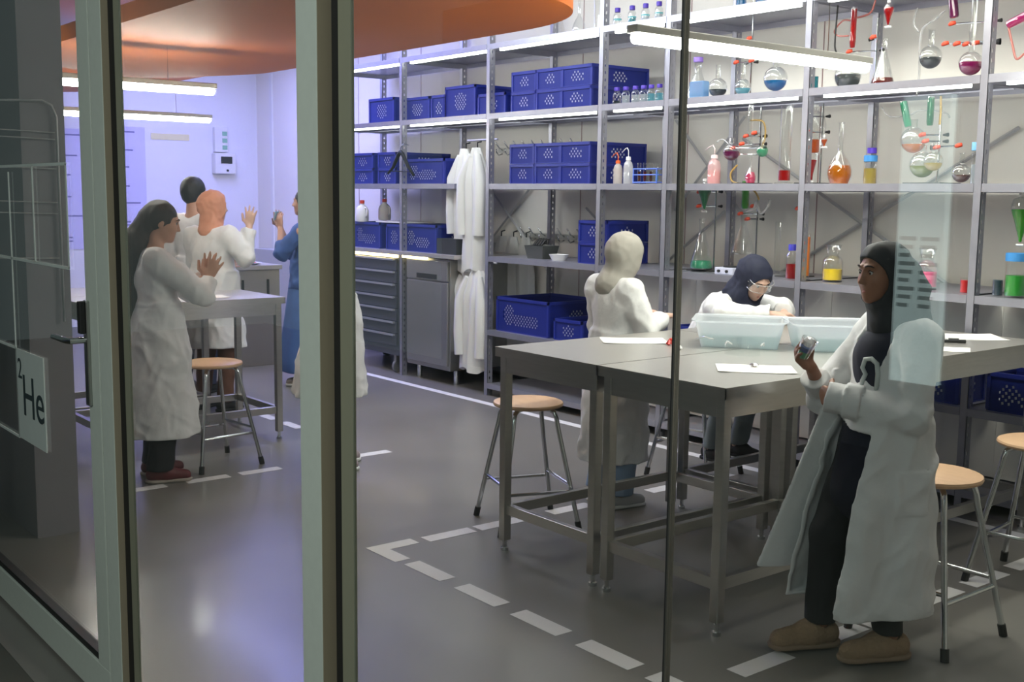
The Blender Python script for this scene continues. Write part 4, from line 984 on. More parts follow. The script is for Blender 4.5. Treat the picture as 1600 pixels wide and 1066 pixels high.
def net(f, lo, hi, h):
    """surface of f=0 as a quad mesh (naive surface nets on the blocks near the surface)"""
    lo = np.array(lo, float); nb = np.maximum(1, np.ceil((np.array(hi)-lo)/(8*h)).astype(int))
    g = np.stack(np.meshgrid(*[np.arange(n) for n in nb], indexing='ij'), -1).reshape(-1, 3)
    cen = (lo+(g*8+4)*h).astype(f32)
    keep = np.abs(f(cen)) < 8*h*.866*1.9+.012
    g = g[keep]
    off = np.stack(np.meshgrid(*[np.arange(9)]*3, indexing='ij'), -1).reshape(-1, 3)
    dims = nb*8+1; D = np.full(tuple(dims), np.nan, f32)
    for i in range(0, len(g), 400):
        idx = (g[i:i+400, None, :]*8+off[None]).reshape(-1, 3)
        D[idx[:, 0], idx[:, 1], idx[:, 2]] = f((lo+idx*h).astype(f32))
    V = ~np.isnan(D); S = V & (D < 0)
    sl = [(slice(i, dims[0]-1+i), slice(j_, dims[1]-1+j_), slice(k, dims[2]-1+k)) for i in (0, 1) for j_ in (0, 1) for k in (0, 1)]
    allv = np.ones(tuple(dims-1), bool); anyn = np.zeros(tuple(dims-1), bool); anyp = anyn.copy()
    for s_ in sl: allv &= V[s_]; anyn |= S[s_]; anyp |= ~S[s_]
    act = allv & anyn & anyp; cells = np.argwhere(act)
    ID = np.full(act.shape, -1, np.int64); ID[act] = np.arange(len(cells))
    cor = np.array([(i, j_, k) for i in (0, 1) for j_ in (0, 1) for k in (0, 1)])
    vals = np.stack([D[cells[:, 0]+c[0], cells[:, 1]+c[1], cells[:, 2]+c[2]] for c in cor], 1)
    acc = np.zeros((len(cells), 3)); cnt = np.zeros(len(cells))
    for a in range(8):
        for b in range(a+1, 8):
            if np.abs(cor[a]-cor[b]).sum() != 1: continue
            va, vb = vals[:, a], vals[:, b]; m = (va < 0) != (vb < 0)
            t = np.where(m, va/np.where(m, va-vb, 1), 0)
            acc[m] += cor[a]+t[m, None]*(cor[b]-cor[a]); cnt[m] += 1
    verts = lo+(cells+acc/cnt[:, None])*h
    quads = []
    for ax in range(3):
        u, v = [(1, 2), (2, 0), (0, 1)][ax]
        s0 = [slice(None)]*3; s1 = [slice(None)]*3; s0[ax] = slice(0, -1); s1[ax] = slice(1, None)
        ch = (S[tuple(s0)] != S[tuple(s1)]) & V[tuple(s0)] & V[tuple(s1)]
        e = np.argwhere(ch); e = e[(e[:, u] > 0) & (e[:, v] > 0) & (e[:, u] < dims[u]-1) & (e[:, v] < dims[v]-1)]
        du = np.zeros(3, int); dv = np.zeros(3, int); du[u] = 1; dv[v] = 1
        c = [e, e-du, e-du-dv, e-dv]; q = np.stack([ID[x_[:, 0], x_[:, 1], x_[:, 2]] for x_ in c], 1)
        ok = (q >= 0).all(1); q = q[ok]; e = e[ok]; fl = S[e[:, 0], e[:, 1], e[:, 2]]
        q[~fl] = q[~fl][:, ::-1]; quads.append(q)
    return verts, np.concatenate(quads)
def skin(name, f, lo, hi, h, m, parent=None, smooth=1):
    v, q = net(f, lo, hi, h)
    me = bpy.data.meshes.new(name)
    me.vertices.add(len(v)); me.vertices.foreach_set('co', v.astype(f32).ravel())
    me.loops.add(q.size); me.loops.foreach_set('vertex_index', q.astype(np.int32).ravel())
    me.polygons.add(len(q)); me.polygons.foreach_set('loop_start', np.arange(0, q.size, 4, dtype=np.int32))
    me.polygons.foreach_set('use_smooth', np.ones(len(q), bool)); me.update(calc_edges=True); me.validate()
    me.materials.append(m); o = bpy.data.objects.new(name, me); COL.objects.link(o)
    if parent: o.parent = parent
    if smooth:
        sm = o.modifiers.new('smooth', 'SMOOTH'); sm.iterations = smooth; sm.factor = .5
    return o
def wr(p, amp, fr, seed, zs=.6):
    """cloth folds: warped ridges, sharp on one side"""
    s_ = seed*1.7; x, y, z = p[:, 0], p[:, 1], p[:, 2]*zs
    w1 = 1.5*np.sin(fr*.42*(y+z)+s_)+.8*np.sin(fr*.8*(x-z)+2*s_); w2 = 1.4*np.sin(fr*.5*(x-z)+s_)+.8*np.sin(fr*.7*(y+.5*z)-s_)
    a = 1-2*np.abs(np.sin(.5*fr*(x*1.1+.9*z+.3*y)+s_+w1)); b = 1-2*np.abs(np.sin(.5*fr*(y*1.2-.8*z)+2*s_+w2))
    c = np.sin(fr*.55*(x-y+1.6*z)+3*s_)
    return -amp*(.5*a+.45*b+.3*c)

def hand_sdf(p, W, d, nrm, th, s, curl, spread, thumb=(.5, .3)):
    """W wrist, d finger direction, nrm palm-facing direction, th towards the thumb side"""
    W, d, nrm, th = [A3(v) for v in (W, d, nrm, th)]
    d = d/np.linalg.norm(d); nrm = nrm-d*(nrm@d); nrm /= np.linalg.norm(nrm); th = th-d*(th@d)-nrm*(th@nrm); th /= np.linalg.norm(th)
    o = rc(p, W, W+d*.075*s+th*.006*s, .024*s, .036*s, .42, nrm)
    o = smin(o, rc(p, W+d*.03*s-th*.022*s, W+d*.078*s-th*.026*s, .013*s, .012*s), .012*s)
    tips = []
    Ls = (.068, .078, .073, .056)
    for i in range(4):
        off = (1.5-i)*.0185*s; c_ = curl if not isinstance(curl, (tuple, list)) else curl[i]
        b = W+d*(.078-.004*abs(i-1))*s+th*off
        sp = (1.5-i)*spread; dd = d*math.cos(sp)+th*math.sin(sp); L_ = Ls[i]*s; ang = c_*.55; q = b
        for k, fr in enumerate((.45, .32, .23)):
            n_ = dd*math.cos(ang)+nrm*math.sin(ang); e = q+n_*L_*fr
            r0 = (.0088-.0009*k)*s
            o = smin(o, rc(p, q, e, r0, r0-.0009*s), .005*s); q = e; ang += c_*.75
        tips.append(q)
    b = W+d*.022*s+th*.022*s; t1 = b+(d*.55+th*math.cos(thumb[0]*.6)+nrm*thumb[0]*.6)*.030*s
    dd2 = d*(1-thumb[1]*.3)+th*(.35-thumb[1]*.5)+nrm*thumb[0]; dd2 = dd2/np.linalg.norm(dd2)
    t2 = t1+dd2*.030*s; t3 = t2+(dd2+nrm*thumb[1]*.5)*.022*s
    o = smin(o, rc(p, b, t1, .015*s, .0115*s), .012*s); o = smin(o, rc(p, t1, t2, .0115*s, .0098*s), .006*s); o = smin(o, rc(p, t2, t3, .0098*s, .0082*s), .005*s)
    return o
def head_sdf(p, c, R, s, jaw=1.0):
    q = ((p-A3(c))@A3(R))/s
    def E(cx, r): return ell(q, cx, r)
    d = E((0, -.012, .032), (.073, .092, .088))
    d = smin(d, E((0, .020, -.012), (.062, .070, .088)), .03)
    d = smin(d, E((0, .035, -.062), (.046, .048, .044)), .03)
    d = smin(d, E((0, .068, -.088), (.019, .017, .016)), .018)
    for sx_ in (-1, 1):
        d = smin(d, E((sx_*.034, .060, -.022), (.024, .024, .022)), .02)
        d = smax(d, -E((sx_*.030, .100, .012), (.021, .018, .013)), .012)
        d = smin(d, rc(q, (sx_*.012, .090, .034), (sx_*.045, .076, .033), .006, .005), .012)
        d = smin(d, E((sx_*.030, .071, .010), (.013, .012, .0115)), .003)
        d = smin(d, ell(q, (sx_*.075, -.006, -.004), (.009, .019, .031), rot('Z', sx_*-.35)), .006)
    d = smin(d, rc(q, (0, .088, .016), (0, .103, -.022), .006, .009), .009)
    d = smin(d, E((0, .103, -.024), (.010, .009, .0075)), .005)
    for sx_ in (-1, 1): d = smin(d, E((sx_*.010, .096, -.027), (.007, .009, .006)), .004)
    d = smin(d, rc(q, (-.017, .079, -.052), (.017, .079, -.052), .0065, .0065, .8, (0, 0, 1)), .007)
    d = smin(d, rc(q, (-.014, .078, -.062), (.014, .078, -.062), .0075, .0075), .006)
    d = smax(d, -rc(q, (-.022, .088, -.0565), (.022, .088, -.0565), .0028, .0028), .003)
    return d*s
SKIN1 = mat('skin_brown', (.30, .135, .075), .5, 0, .06, 20); SKIN2 = mat('skin_warm', (.50, .27, .18), .5, 0, .06, 20); SKIN3 = mat('skin_light', (.62, .40, .31), .5, 0, .06, 20)
COAT = mat('lab_coat_cotton', (.70, .70, .70), .85, 0, .04, 9, .3, 30)
EYEW = mat('eye_white', (.42, .40, .38), .25); IRIS = mat('iris_dark', (.03, .015, .01), .2); LIP = mat('lip_tone', (.42, .14, .11), .5); BROW = mat('brow_hair', (.02, .012, .01), .8)
def two_bone(a, c, l1, l2, pole):
    a, c, pole = np.array(a, float), np.array(c, float), np.array(pole, float)
    v = c-a; L_ = min(np.linalg.norm(v), (l1+l2)*.999); u = v/np.linalg.norm(v)
    x_ = (L_*L_+l1*l1-l2*l2)/(2*L_); h = math.sqrt(max(0, l1*l1-x_*x_)); pl = pole-u*(pole@u); pl /= np.linalg.norm(pl)
    return a+u*x_+pl*h
def person(label, loc, rz, H, skinm, pose, group=None, voxel=.0062):
    """pose: dict of joints in the figure's frame (facing +Y, metres)"""
    s = H/1.7
    J = dict(pelvis=(0, 0, .90*s), waist=(0, -.0, 1.04*s), chest=(0, -.01, 1.24*s), neck=(0, -.02, 1.40*s), head=(0, .01, 1.585*s),
             hipL=(-.09*s, 0, .88*s), hipR=(.09*s, 0, .88*s), kneeL=(-.10*s, .02, .47*s), kneeR=(.10*s, .02, .47*s), ankL=(-.11*s, -.03, .085*s), ankR=(.11*s, -.03, .085*s),
             shL=(-.165*s, -.02, 1.35*s), shR=(.165*s, -.02, 1.35*s), elL=(-.21*s, -.04, 1.08*s), elR=(.21*s, -.04, 1.08*s), wrL=(-.22*s, .05, .85*s), wrR=(.22*s, .05, .85*s))
    J.update({k: v for k, v in pose.items() if k in J}); J = {k: np.array(v, float) for k, v in J.items()}
    R = pose.get('headR', np.eye(3)); hs = pose.get('hs', s*1.0)
    fwd = pose.get('footdir', {'L': (-.1, 1, 0), 'R': (.1, 1, 0)})
    hands = pose.get('hands', {})
    tw = pose.get('tw', 1.0)
    def f(p):
        d = rc(p, J['pelvis'], J['waist'], .135*s*tw, .115*s*tw, .72, (0, 1, 0))
        d = smin(d, rc(p, J['waist'], J['chest'], .115*s*tw, .135*s*tw, .70, (0, 1, 0)), .05)
        d = smin(d, rc(p, J['shL'], J['shR'], .058*s, .058*s), .06)
        d = smin(d, rc(p, J['neck'], J['head']-np.array(R)@np.array((0, .02, .06))*hs, .056*s, .048*s), .03)
        for q in 'LR':
            d = smin(d, rc(p, J['hip'+q], J['knee'+q], .080*s, .055*s), .04); d = smin(d, rc(p, J['knee'+q], J['ank'+q], .052*s, .036*s), .02)
            fd = A3(fwd[q]); fd = fd/np.linalg.norm(fd); an = J['ank'+q]
            d = smin(d, rc(p, an-(0, 0, .045*s)-fd*.03*s, an+fd*.13*s-(0, 0, .055*s), .032*s, .026*s), .02)
            d = smin(d, rc(p, J['sh'+q], J['el'+q], .050*s, .037*s), .03); d = smin(d, rc(p, J['el'+q], J['wr'+q], .037*s, .024*s), .015)
        d = smin(d, head_sdf(p, J['head'], R, hs), .015)
        for q in 'LR':
            hd = hands.get(q)
            if hd is None:
                u = J['wr'+q]-J['el'+q]; hd = dict(d=u, n=(1 if q == 'L' else -1, 0, 0), th=(0, 1, .1), curl=.45, spread=.03)
            d = smin(d, hand_sdf(p, J['wr'+q], hd['d'], hd['n'], hd['th'], s*1.03, hd.get('curl', .4), hd.get('spread', .05), hd.get('thumb', (.5, .3))), .012)
        return d
    pts = np.array(list(J.values())); lo, hi = pts.min(0)-.17, pts.max(0)+.21; lo[2] = min(lo[2], -.01)
    root = skin('person', f, lo, hi, voxel, skinm, smooth=1)
    root.location = loc; root.rotation_euler = (0, 0, rz); tag(root, label, 'person', group)
    root['_'] = 0; del root['_']
    return root, J, s, R, hs, f
def face_parts(root, J, R, hs):
    R = np.array(R); c = J['head']
    for sx_ in (-1, 1):
        e = c+R@np.array((sx_*.030, .0735, .010))*hs
        m = MB().lathe([(0, -.0115)]+[(.0115*math.sin(a), -.0115*math.cos(a)) for a in np.linspace(.3, PI-.3, 7)]+[(0, .0115)], 14)
        m.v = [tuple(np.array(v)*hs+e) for v in m.v]; eo = m.build('eyeball', EYEW, root, smooth=True)
        t = c+R@np.array((sx_*.0305, .0815, .0095))*hs
        m = MB().lathe([(0, -.0055)]+[(.0055*math.sin(a), -.0055*math.cos(a)) for a in np.linspace(.4, PI-.4, 5)]+[(0, .0055)], 12)
        m.v = [tuple(np.array(v)*hs+t) for v in m.v]; m.build('iris', IRIS, eo, smooth=True)
        pts = [c+R@np.array((sx_*x_, y_, z_))*hs for x_, y_, z_ in ((.013, .0935, .033), (.026, .0925, .038), (.038, .086, .037), (.048, .077, .031))]
        MB().tube(pts, [.002, .0032, .003, .0015], 6).build('eyebrow', BROW, root, smooth=True)
        pts = [c+R@np.array((sx_*x_, y_, z_))*hs for x_, y_, z_ in ((.018, .083, .014), (.03, .087, .0215), (.043, .079, .015))]
        MB().tube(pts, .0014, 5).build('eyelash', BROW, root, smooth=True)
    for z_, r_, w_ in ((-.052, .0048, .017), (-.0615, .0055, .014)):
        pts = [c+R@np.array((x_, .0885-.35*abs(x_)-.003, z_))*hs for x_ in (-w_, -w_/2, 0, w_/2, w_)]
        MB().tube(pts, [.001, r_, r_*.9, r_, .001], 7).build('lips', LIP, root, smooth=True)
def bounds(J, keys, m):
    P = np.array([J[k] for k in keys]); return P.min(0)-m, P.max(0)+m
def coat(root, J, s, hem, m=COAT, seed=1, fat=1.0, skirt=None, front=None, wristcut=.035, extra=None, h=.0085, amp=.006, rs=1.0, collar=True, back=0.0, name='lab_coat', pw=2.5, cuts=None, hip=True):
    """coat over torso and sleeves down to height hem; skirt=(center xy, rx, ry) at the hem"""
    sk = skirt or ((0, -.01), .22*s, .19*s)
    dn = (0, 1, 0)
    def f(p):
        d = rc(p, J['waist'], J['chest'], .150*s*fat, .160*s*fat, .74, dn)
        d = smin(d, rc(p, J['shL']+(.01, 0, .0), J['shR']-(.01, 0, .0), .078*s, .078*s), .05)
        z0, z1 = hem-.03, J['waist'][2]+.02
        t = np.clip((z1-p[:, 2])/(z1-z0), 0, 1)
        cx_ = J['waist'][0]*(1-t)+sk[0][0]*t; cy_ = J['waist'][1]*(1-t)+sk[0][1]*t
        tq = np.sqrt(np.clip(t, 0, 1)); rx = .155*s*fat*(1-tq)+sk[1]*tq; ry = .122*s*fat*(1-tq)+sk[2]*tq
        qx, qy = (p[:, 0]-cx_)/rx, (p[:, 1]-cy_)/ry; rr = (np.abs(qx)**pw+np.abs(qy)**pw)**(1/pw)+1e-6; an = np.arctan2(qy, qx)
        fold = (.035*np.sin(an*5+seed)+.025*np.sin(an*8+seed*2+t*2)+.02*np.sin(an*3-seed))*t
        ds = (rr-1-fold)*np.minimum(rx, ry); ds = np.maximum(ds, p[:, 2]-z1-.02)
        d = smin(d, ds, .05)
        for q in 'LR':
            if hip: d = smin(d, np.maximum(rc(p, J['hip'+q], J['knee'+q], .098*s, .082*s), p[:, 2]-J['hip'+q][2]-.03), .04)
            e, w_ = J['el'+q], J['wr'+q]; u = (w_-e)/np.linalg.norm(w_-e); w2 = w_-u*(cuts[q] if cuts else wristcut)
            uu = A3(u); cutd = (p-A3(w2))@uu
            sl = smin(rc(p, J['sh'+q], e, .074*s*rs, .066*s*rs), np.maximum(rc(p, e, w2+uu*.03, .066*s*rs, .050*s*rs), cutd), .02)
            d = smin(d, sl, .022)
            ck = np.maximum(rc(p, w2-u*.045, w2, .056*s*rs, .055*s*rs), np.maximum(cutd, -(p-A3(w2-u*.05))@uu))
            d = np.minimum(d, ck)
        if extra is not None: d = extra(p, d)
        d = d+wr(p, amp*1.5, 24, seed)+wr(p, amp*.8, 52, seed+2)+.006*np.abs(np.sin(p[:, 2]*31+9*p[:, 0]+6*p[:, 1]+seed))*np.exp(-(np.minimum(np.linalg.norm(p-A3(J['elL']), axis=1), np.linalg.norm(p-A3(J['elR']), axis=1))/.10)**2)
        d = np.maximum(d, hem+.006*np.sin(p[:, 0]*18+seed)-p[:, 2])
        nk = ell(p, J['neck']+(0, .02, .06*s), (.072*s, .075*s, .10*s)); d = smax(d, -nk, .01)
        if front is not None: d = front(p, d)
        return d
    keys = ['shL', 'shR', 'elL', 'elR', 'wrL', 'wrR', 'chest', 'waist']
    lo, hi = bounds(J, keys, .12); lo = np.minimum(lo, (sk[0][0]-sk[1]*1.15, sk[0][1]-sk[2]*1.15, hem-.02)); hi = np.maximum(hi, (sk[0][0]+sk[1]*1.15, sk[0][1]+sk[2]*1.15, 0))
    return skin(name, f, lo, hi, h, m, root)
def trousers(root, J, s, m, name='trousers', top=None, rr=(.095, .072, .060), seed=3, h=.009, cut=.07):
    tp = top or J['pelvis'][2]+.06
    def f(p):
        d = rc(p, J['hipL'], J['hipR'], .078*s, .078*s)
        for q in 'LR':
            d = smin(d, rc(p, J['hip'+q], J['knee'+q], rr[0]*s, rr[1]*s), .03); d = smin(d, rc(p, J['knee'+q], J['ank'+q]-(0, 0, .03), rr[1]*s, rr[2]*s), .02)
        d = d+wr(p, .004, 40, seed); return np.maximum(np.maximum(d, p[:, 2]-tp), cut-p[:, 2])
    lo, hi = bounds(J, ['hipL', 'hipR', 'kneeL', 'kneeR', 'ankL', 'ankR'], .13)
    return skin(name, f, lo, hi, h, m, root)
def shoes(root, J, s, m, sole, dirs={'L': (-.1, 1, 0), 'R': (.1, 1, 0)}, fat=1.0, h=.006, name='shoe', ln=1.0):
    for q in 'LR':
        fd = A3(dirs[q]); fd = fd/np.linalg.norm(fd); a = J['ank'+q].copy(); g0 = A3((a[0], a[1], J['ank'+q][2]-.085*s))
        def f(p, a=a, fd=fd, g0=g0):
            d = rc(p, g0-fd*.035*s+A3((0, 0, .05*s)), g0+fd*.04*s+A3((0, 0, .055*s)), .044*s*fat, .045*s*fat)
            d = smin(d, rc(p, g0+fd*.04*s+A3((0, 0, .045*s)), g0+fd*.15*s*ln+A3((0, 0, .034*s)), .044*s*fat, .036*s*fat), .03)
            d = smax(d, -rc(p, g0+A3((0, 0, .085*s)), g0+A3((0, 0, .2*s)), .036*s, .05*s), .01)
            return np.maximum(d, g0[2]+.016*s-p[:, 2])
        o = skin(name, f, g0-(.22, .22, .02), g0+(.22, .22, .15), h, m, root)
        def fs(p, fd=fd, g0=g0):
            d = rc(p, g0-fd*.035*s+A3((0, 0, .014*s)), g0+fd*.15*s*ln+A3((0, 0, .014*s)), .050*s*fat, .042*s*fat)
            return np.maximum(np.maximum(d, p[:, 2]-g0[2]-.022*s), g0[2]+.001-p[:, 2])
        skin('sole', fs, g0-(.24, .24, .02), g0+(.24, .24, .06), h, sole, o)
def hijab(root, J, s, R, hs, m, bun=(0, -.075, .0), bunr=(.07, .06, .075), seed=5, drape=None, face=True, h=.006, amp=.003, low=.13, name='headscarf', collar_r=.075, fc=(0, .105, -.022), fr_=(.072, .100, .090)):
    c = J['head']; Rn = np.array(R)
    def f(p):
        q = ((p-A3(c))@A3(Rn))/hs
        d = ell(q, (0, -.012, .028), (.095, .108, .103))
        d = smin(d, ell(q, (0, .005, -.045), (.088, .084, .088)), .03)
        d = smin(d, ell(q, bun, bunr), .05)
        d = d*hs
        nb = J['neck']
        d = smin(d, rc(p, c-Rn@np.array((0, .01, .08))*hs, nb+(0, .01, -.0), .070*s, collar_r*s), .04)
        if drape is not None: d = smin(d, drape(p), .03)
        d = d+wr(p, amp, 70, seed, .8)+wr(p, amp*.8, 38, seed+1)
        if face:
            q2 = ((p-A3(c))@A3(Rn))/hs
            fo = ell(q2, fc, fr_)
            d = smax(d, -fo*hs, .006)
        return d
    lo = np.minimum(c, J['neck'])-.24; hi = np.maximum(c, J['neck'])+.24
    return skin(name, f, lo, hi, h, m, root)
GOG = clear_mat('goggle_clear', (.93, .95, .95), .35, .05, milk=.03)
def eyewear(root, J, R, hs):
    c = J['head']; R = np.array(R); n = 15
    pts = []
    for k in range(n):
        a = PI*(k/(n-1)); pts.append((math.cos(a)*.078, .045+math.sin(a)**.6*.062))
    vs = []
    for z_ in (-.016, .036):
        for x_, y_ in pts: vs.append(tuple(c+R@np.array((x_, y_+(.004 if z_ > 0 else 0), z_))*hs))
    go = MB().add(vs, [(k, k+1, n+k+1, n+k) for k in range(n-1)]).build('goggle_lens', GOG, root, smooth=True)
    for z_ in (-.016, .036): MB().tube([tuple(c+R@np.array((x_, y_+.002, z_))*hs) for x_, y_ in pts], .0022*hs, 5).build('goggle_rim', TUBC, go, smooth=True)
    for s_ in (-1, 1): MB().tube([tuple(c+R@np.array((s_*.078, .045, .02))*hs), tuple(c+R@np.array((s_*.085, -.02, .015))*hs)], .003*hs, 6).build('goggle_temple', TUBC, go)
def face_dir(dx, dy): return math.atan2(-dx, dy)

# ---------------------------------------------------------------- the person in front: black headscarf, open coat, cup in hand
BLK = mat('black_cloth', (.010, .010, .013), .85, 0, .1, 20); NAVY = mat('navy_cloth', (.008, .009, .022), .85, 0, .1, 20)
B1 = onz(1349, 1020); b1 = (float(B1[0]), float(B1[1]), 0)
def R_(yaw=0, pitch=0, roll=0): return rot('Z', yaw)@rot('X', pitch)@rot('Y', roll)
pose = dict(pelvis=(0, -.035, .79), waist=(0, -.03, .90), chest=(0, -.035, 1.05), neck=(0, -.05, 1.19), head=(0, .0, 1.345),
    hipL=(-.065, -.05, .76), hipR=(.065, .0, .76), kneeL=(-.07, -.01, .42), kneeR=(.07, .12, .42), ankL=(-.075, -.05, .085), ankR=(.08, .135, .085),
    shL=(-.145, -.07, 1.135), shR=(.145, -.07, 1.135), elL=(-.17, -.035, .885), elR=(.20, .09, .885), wrL=(-.015, .17, .925), wrR=(.10, .20, 1.015),
    headR=R_(.10, -.04), hs=.90, footdir={'L': (0, 1, 0), 'R': (.0, 1, 0)},
    hands={'R': dict(d=(-.10, .75, .70), n=(-.75, -.35, .35), th=(-.15, -.6, .75), curl=(.85, .8, .75, .75), spread=.06, thumb=(.75, .5)),
           'L': dict(d=(1, .0, -.05), n=(0, -1, 0), th=(0, 0, 1), curl=.9, spread=.02)})
f1 = face_dir(-.42, -.907)
p1_, J, s, R, hs, fb_ = person('person in black headscarf and open white lab coat holding up a small cup', b1, f1, 1.47, SKIN1, pose, voxel=.0052)
face_parts(p1_, J, R, hs)
trousers(p1_, J, s, BLK, rr=(.098, .076, .062), cut=.10)
SL = mat('fluffy_tan', (.30, .20, .12), .95, 0, .15, 60, .6, 90)
shoes(p1_, J, s, SL, mat('tan_sole', (.26, .18, .12), .9), {'L': (.0, 1, 0), 'R': (.0, 1, 0)}, fat=1.22, name='slipper', ln=1.15)
def shirt(p):
    d = rc(p, J['pelvis'], J['chest'], .142*s, .145*s, .90, (0, 1, 0)); d = smin(d, rc(p, J['shL'], J['shR'], .066*s, .066*s), .05)
    d = smin(d, rc(p, (0, -.01, .80), (0, .03, .60), .145*s, .140*s, .95, (0, 1, 0)), .04)
    d = d+wr(p, .003, 40, 2); return np.maximum(d, .47-p[:, 2])
skin('navy_shirt', shirt, (-.26, -.26, .46), (.26, .20, 1.26), .008, NAVY, p1_)
for yy_, dz_ in ((0, 0),):
    m = MB(); zc = 1.015
    def onsh(x_, z_): return (x_, -.035+.112*math.sqrt(max(0, 1-(x_/.128)**2))+.001, z_)
    for pts in ([(-.080, zc-.055), (-.082, zc-.0), (-.078, zc+.035), (-.060, zc+.05), (-.035, zc+.045), (-.025, zc+.015), (-.040, zc-.005), (-.027, zc-.03), (-.025, zc-.055)],):
        m.tube([onsh(*q_) for q_ in pts], .0085, 8)
    m.build('white_letter', mat('pale_print', (.50, .54, .52), .8), p1_, smooth=True)
def front(p, d):
    x, y, z = p[:, 0], p[:, 1], p[:, 2]
    sh = np.maximum(d, -np.where(z < 1.14, d+.012, 9.0))         # hollow: 12 mm of cloth
    yn = np.interp(z, [.19, .5, .8, .9, 1.0, 1.1, 1.2], [.225, .185, .125, .095, .065, .025, -.02])   # near panel's front edge
    lo_ = np.clip((.92-z)/.08, 0, 1); xe = np.interp(z, [.19, .5, .92], [-.150, -.150, -.145])
    diag = -(.55*(y-yn)+.83*(x-xe))
    wedge = np.where(lo_ > 0, np.maximum(diag, yn-.13-y), yn-y)
    wedge = np.maximum(wedge, x-.125)
    wedge = np.maximum(wedge, z-1.20)
    arm = np.minimum(rc(p, J['elL'], J['wrL'], .098, .085), rc(p, J['elR'], J['wrR'], .09, .075))
    arm = np.minimum(arm, rc(p, J['shR'], J['elR'], .09, .09)); arm = np.minimum(arm, rc(p, J['shL'], J['elL'], .09, .095))
    out = np.maximum(sh, -np.maximum(wedge, -(arm-.004)))
    t = np.clip((.95-z)/.70, 0, 1); ymax = .09+.24*t
    w_ = (x-.135)-.17*(y-.02)-.03*t+.012*np.sin(y*24+z*5)*t
    fl = np.maximum(np.maximum(np.abs(w_)-.008, y-ymax), np.maximum(-.03-y, np.maximum(z-1.0, .27-z)))
    return np.minimum(out, fl)
def extra(p, d):
    z = p[:, 2]
    u = A3(J['wrL']-J['elL']); u /= np.linalg.norm(u); w_ = A3(J['wrL'])-u*.03
    cf = rc(p, w_-u*.055, w_-u*.002, .066, .064); cf = np.maximum(cf, np.maximum((p-w_)@u, -((p-(w_-u*.062))@u)))
    d2 = np.minimum(d, cf)
    d2 = np.minimum(d2, rc(p, (-.10, -.06, 1.17), (-.125, -.02, .98), .012, .026, .5, (-.9, .4, 0)))
    pk = np.maximum(np.abs(p[:, 1]+.05)-.065, np.abs(z-.62)-.075)
    d2 = np.where((pk < 0) & (p[:, 0] < -.08), d2-.004, d2)
    return d2
coat(p1_, J, s, .19, hip=False, seed=2.3, fat=1.07, skirt=((.0, .025), .195, .235), extra=extra, front=front, h=.0058, amp=.0055, rs=1.12, pw=3.2, cuts={'L': -.03, 'R': .05})
HJ = mat('black_scarf', (.012, .014, .016), .7, 0, .1, 20)
def drape1(p):
    return smin(rc(p, J['neck']+(0, .02, .05), J['neck']+(0, .015, -.02), .072, .085, .85, (0, 1, 0)), rc(p, J['neck']+(0, -.06, .09), J['neck']+(0, -.035, .0), .065, .10), .04)
hijab(p1_, J, s, R, hs, HJ, bun=(0, -.105, -.035), bunr=(.070, .070, .085), drape=drape1, seed=4, fc=(0, .098, -.020), fr_=(.090, .116, .088))
# red reflection on the side of the scarf, painted as a dark red patch
c = J['head']; Rn = np.array(R)
def red_refl(p):
    q = ((p-A3(c))@A3(Rn))/hs; d = ell(q, (0, -.012, .0), (.0905, .060, .085)); d = np.maximum(d, np.abs(q[:, 1]+.045)-.022); d = np.maximum(d, q[:, 0]+.03); return np.maximum(d, np.abs(q[:, 2]+.0)-.06)*hs
skin('red_reflection_patch', red_refl, c-.16, c+.16, .006, mat('painted_red_reflection', (.16, .008, .012), .8), p1_)
eyewear_done = True
# the cup held in the raised hand
W = J['wrR']; hd = pose['hands']['R']; d_ = np.array(hd['d']); d_ = d_/np.linalg.norm(d_); n_ = np.array(hd['n']); n_ = n_-d_*(n_@d_); n_ /= np.linalg.norm(n_)
cl = W+d_*.088+n_*.040
wp = Matrix.Translation(b1) @ Matrix.Rotation(f1, 4, 'Z') @ Vector(cl)
cup = thing('plastic_cup', 'small clear cup of blue and green liquid held in the raised hand', 'cup', wp); cup.rotation_euler = (.15, -.45, f1)
MB().lathe([(0, -.034), (.021, -.034), (.029, .034), (.030, .036), (.0275, .034), (.020, -.031)], 22).build('cup_body', GLASS, cup, smooth='auto')
MB().lathe([(0, -.032), (.0195, -.032), (.0225, -.008), (0, -.008)], 22).build('green_liquid', mat('cup_green', (.03, .42, .16), .35), cup, smooth='auto')
MB().lathe([(0, -.008), (.0225, -.008), (.0245, .010), (0, .010)], 22).build('blue_liquid', mat('cup_blue', (.02, .10, .35), .35), cup, smooth='auto')
MB().lathe([(0, .01), (.015, .012), (.02, .03), (.012, .042), (0, .045)], 10).build('crumpled_film', TUBC, cup, smooth='auto')

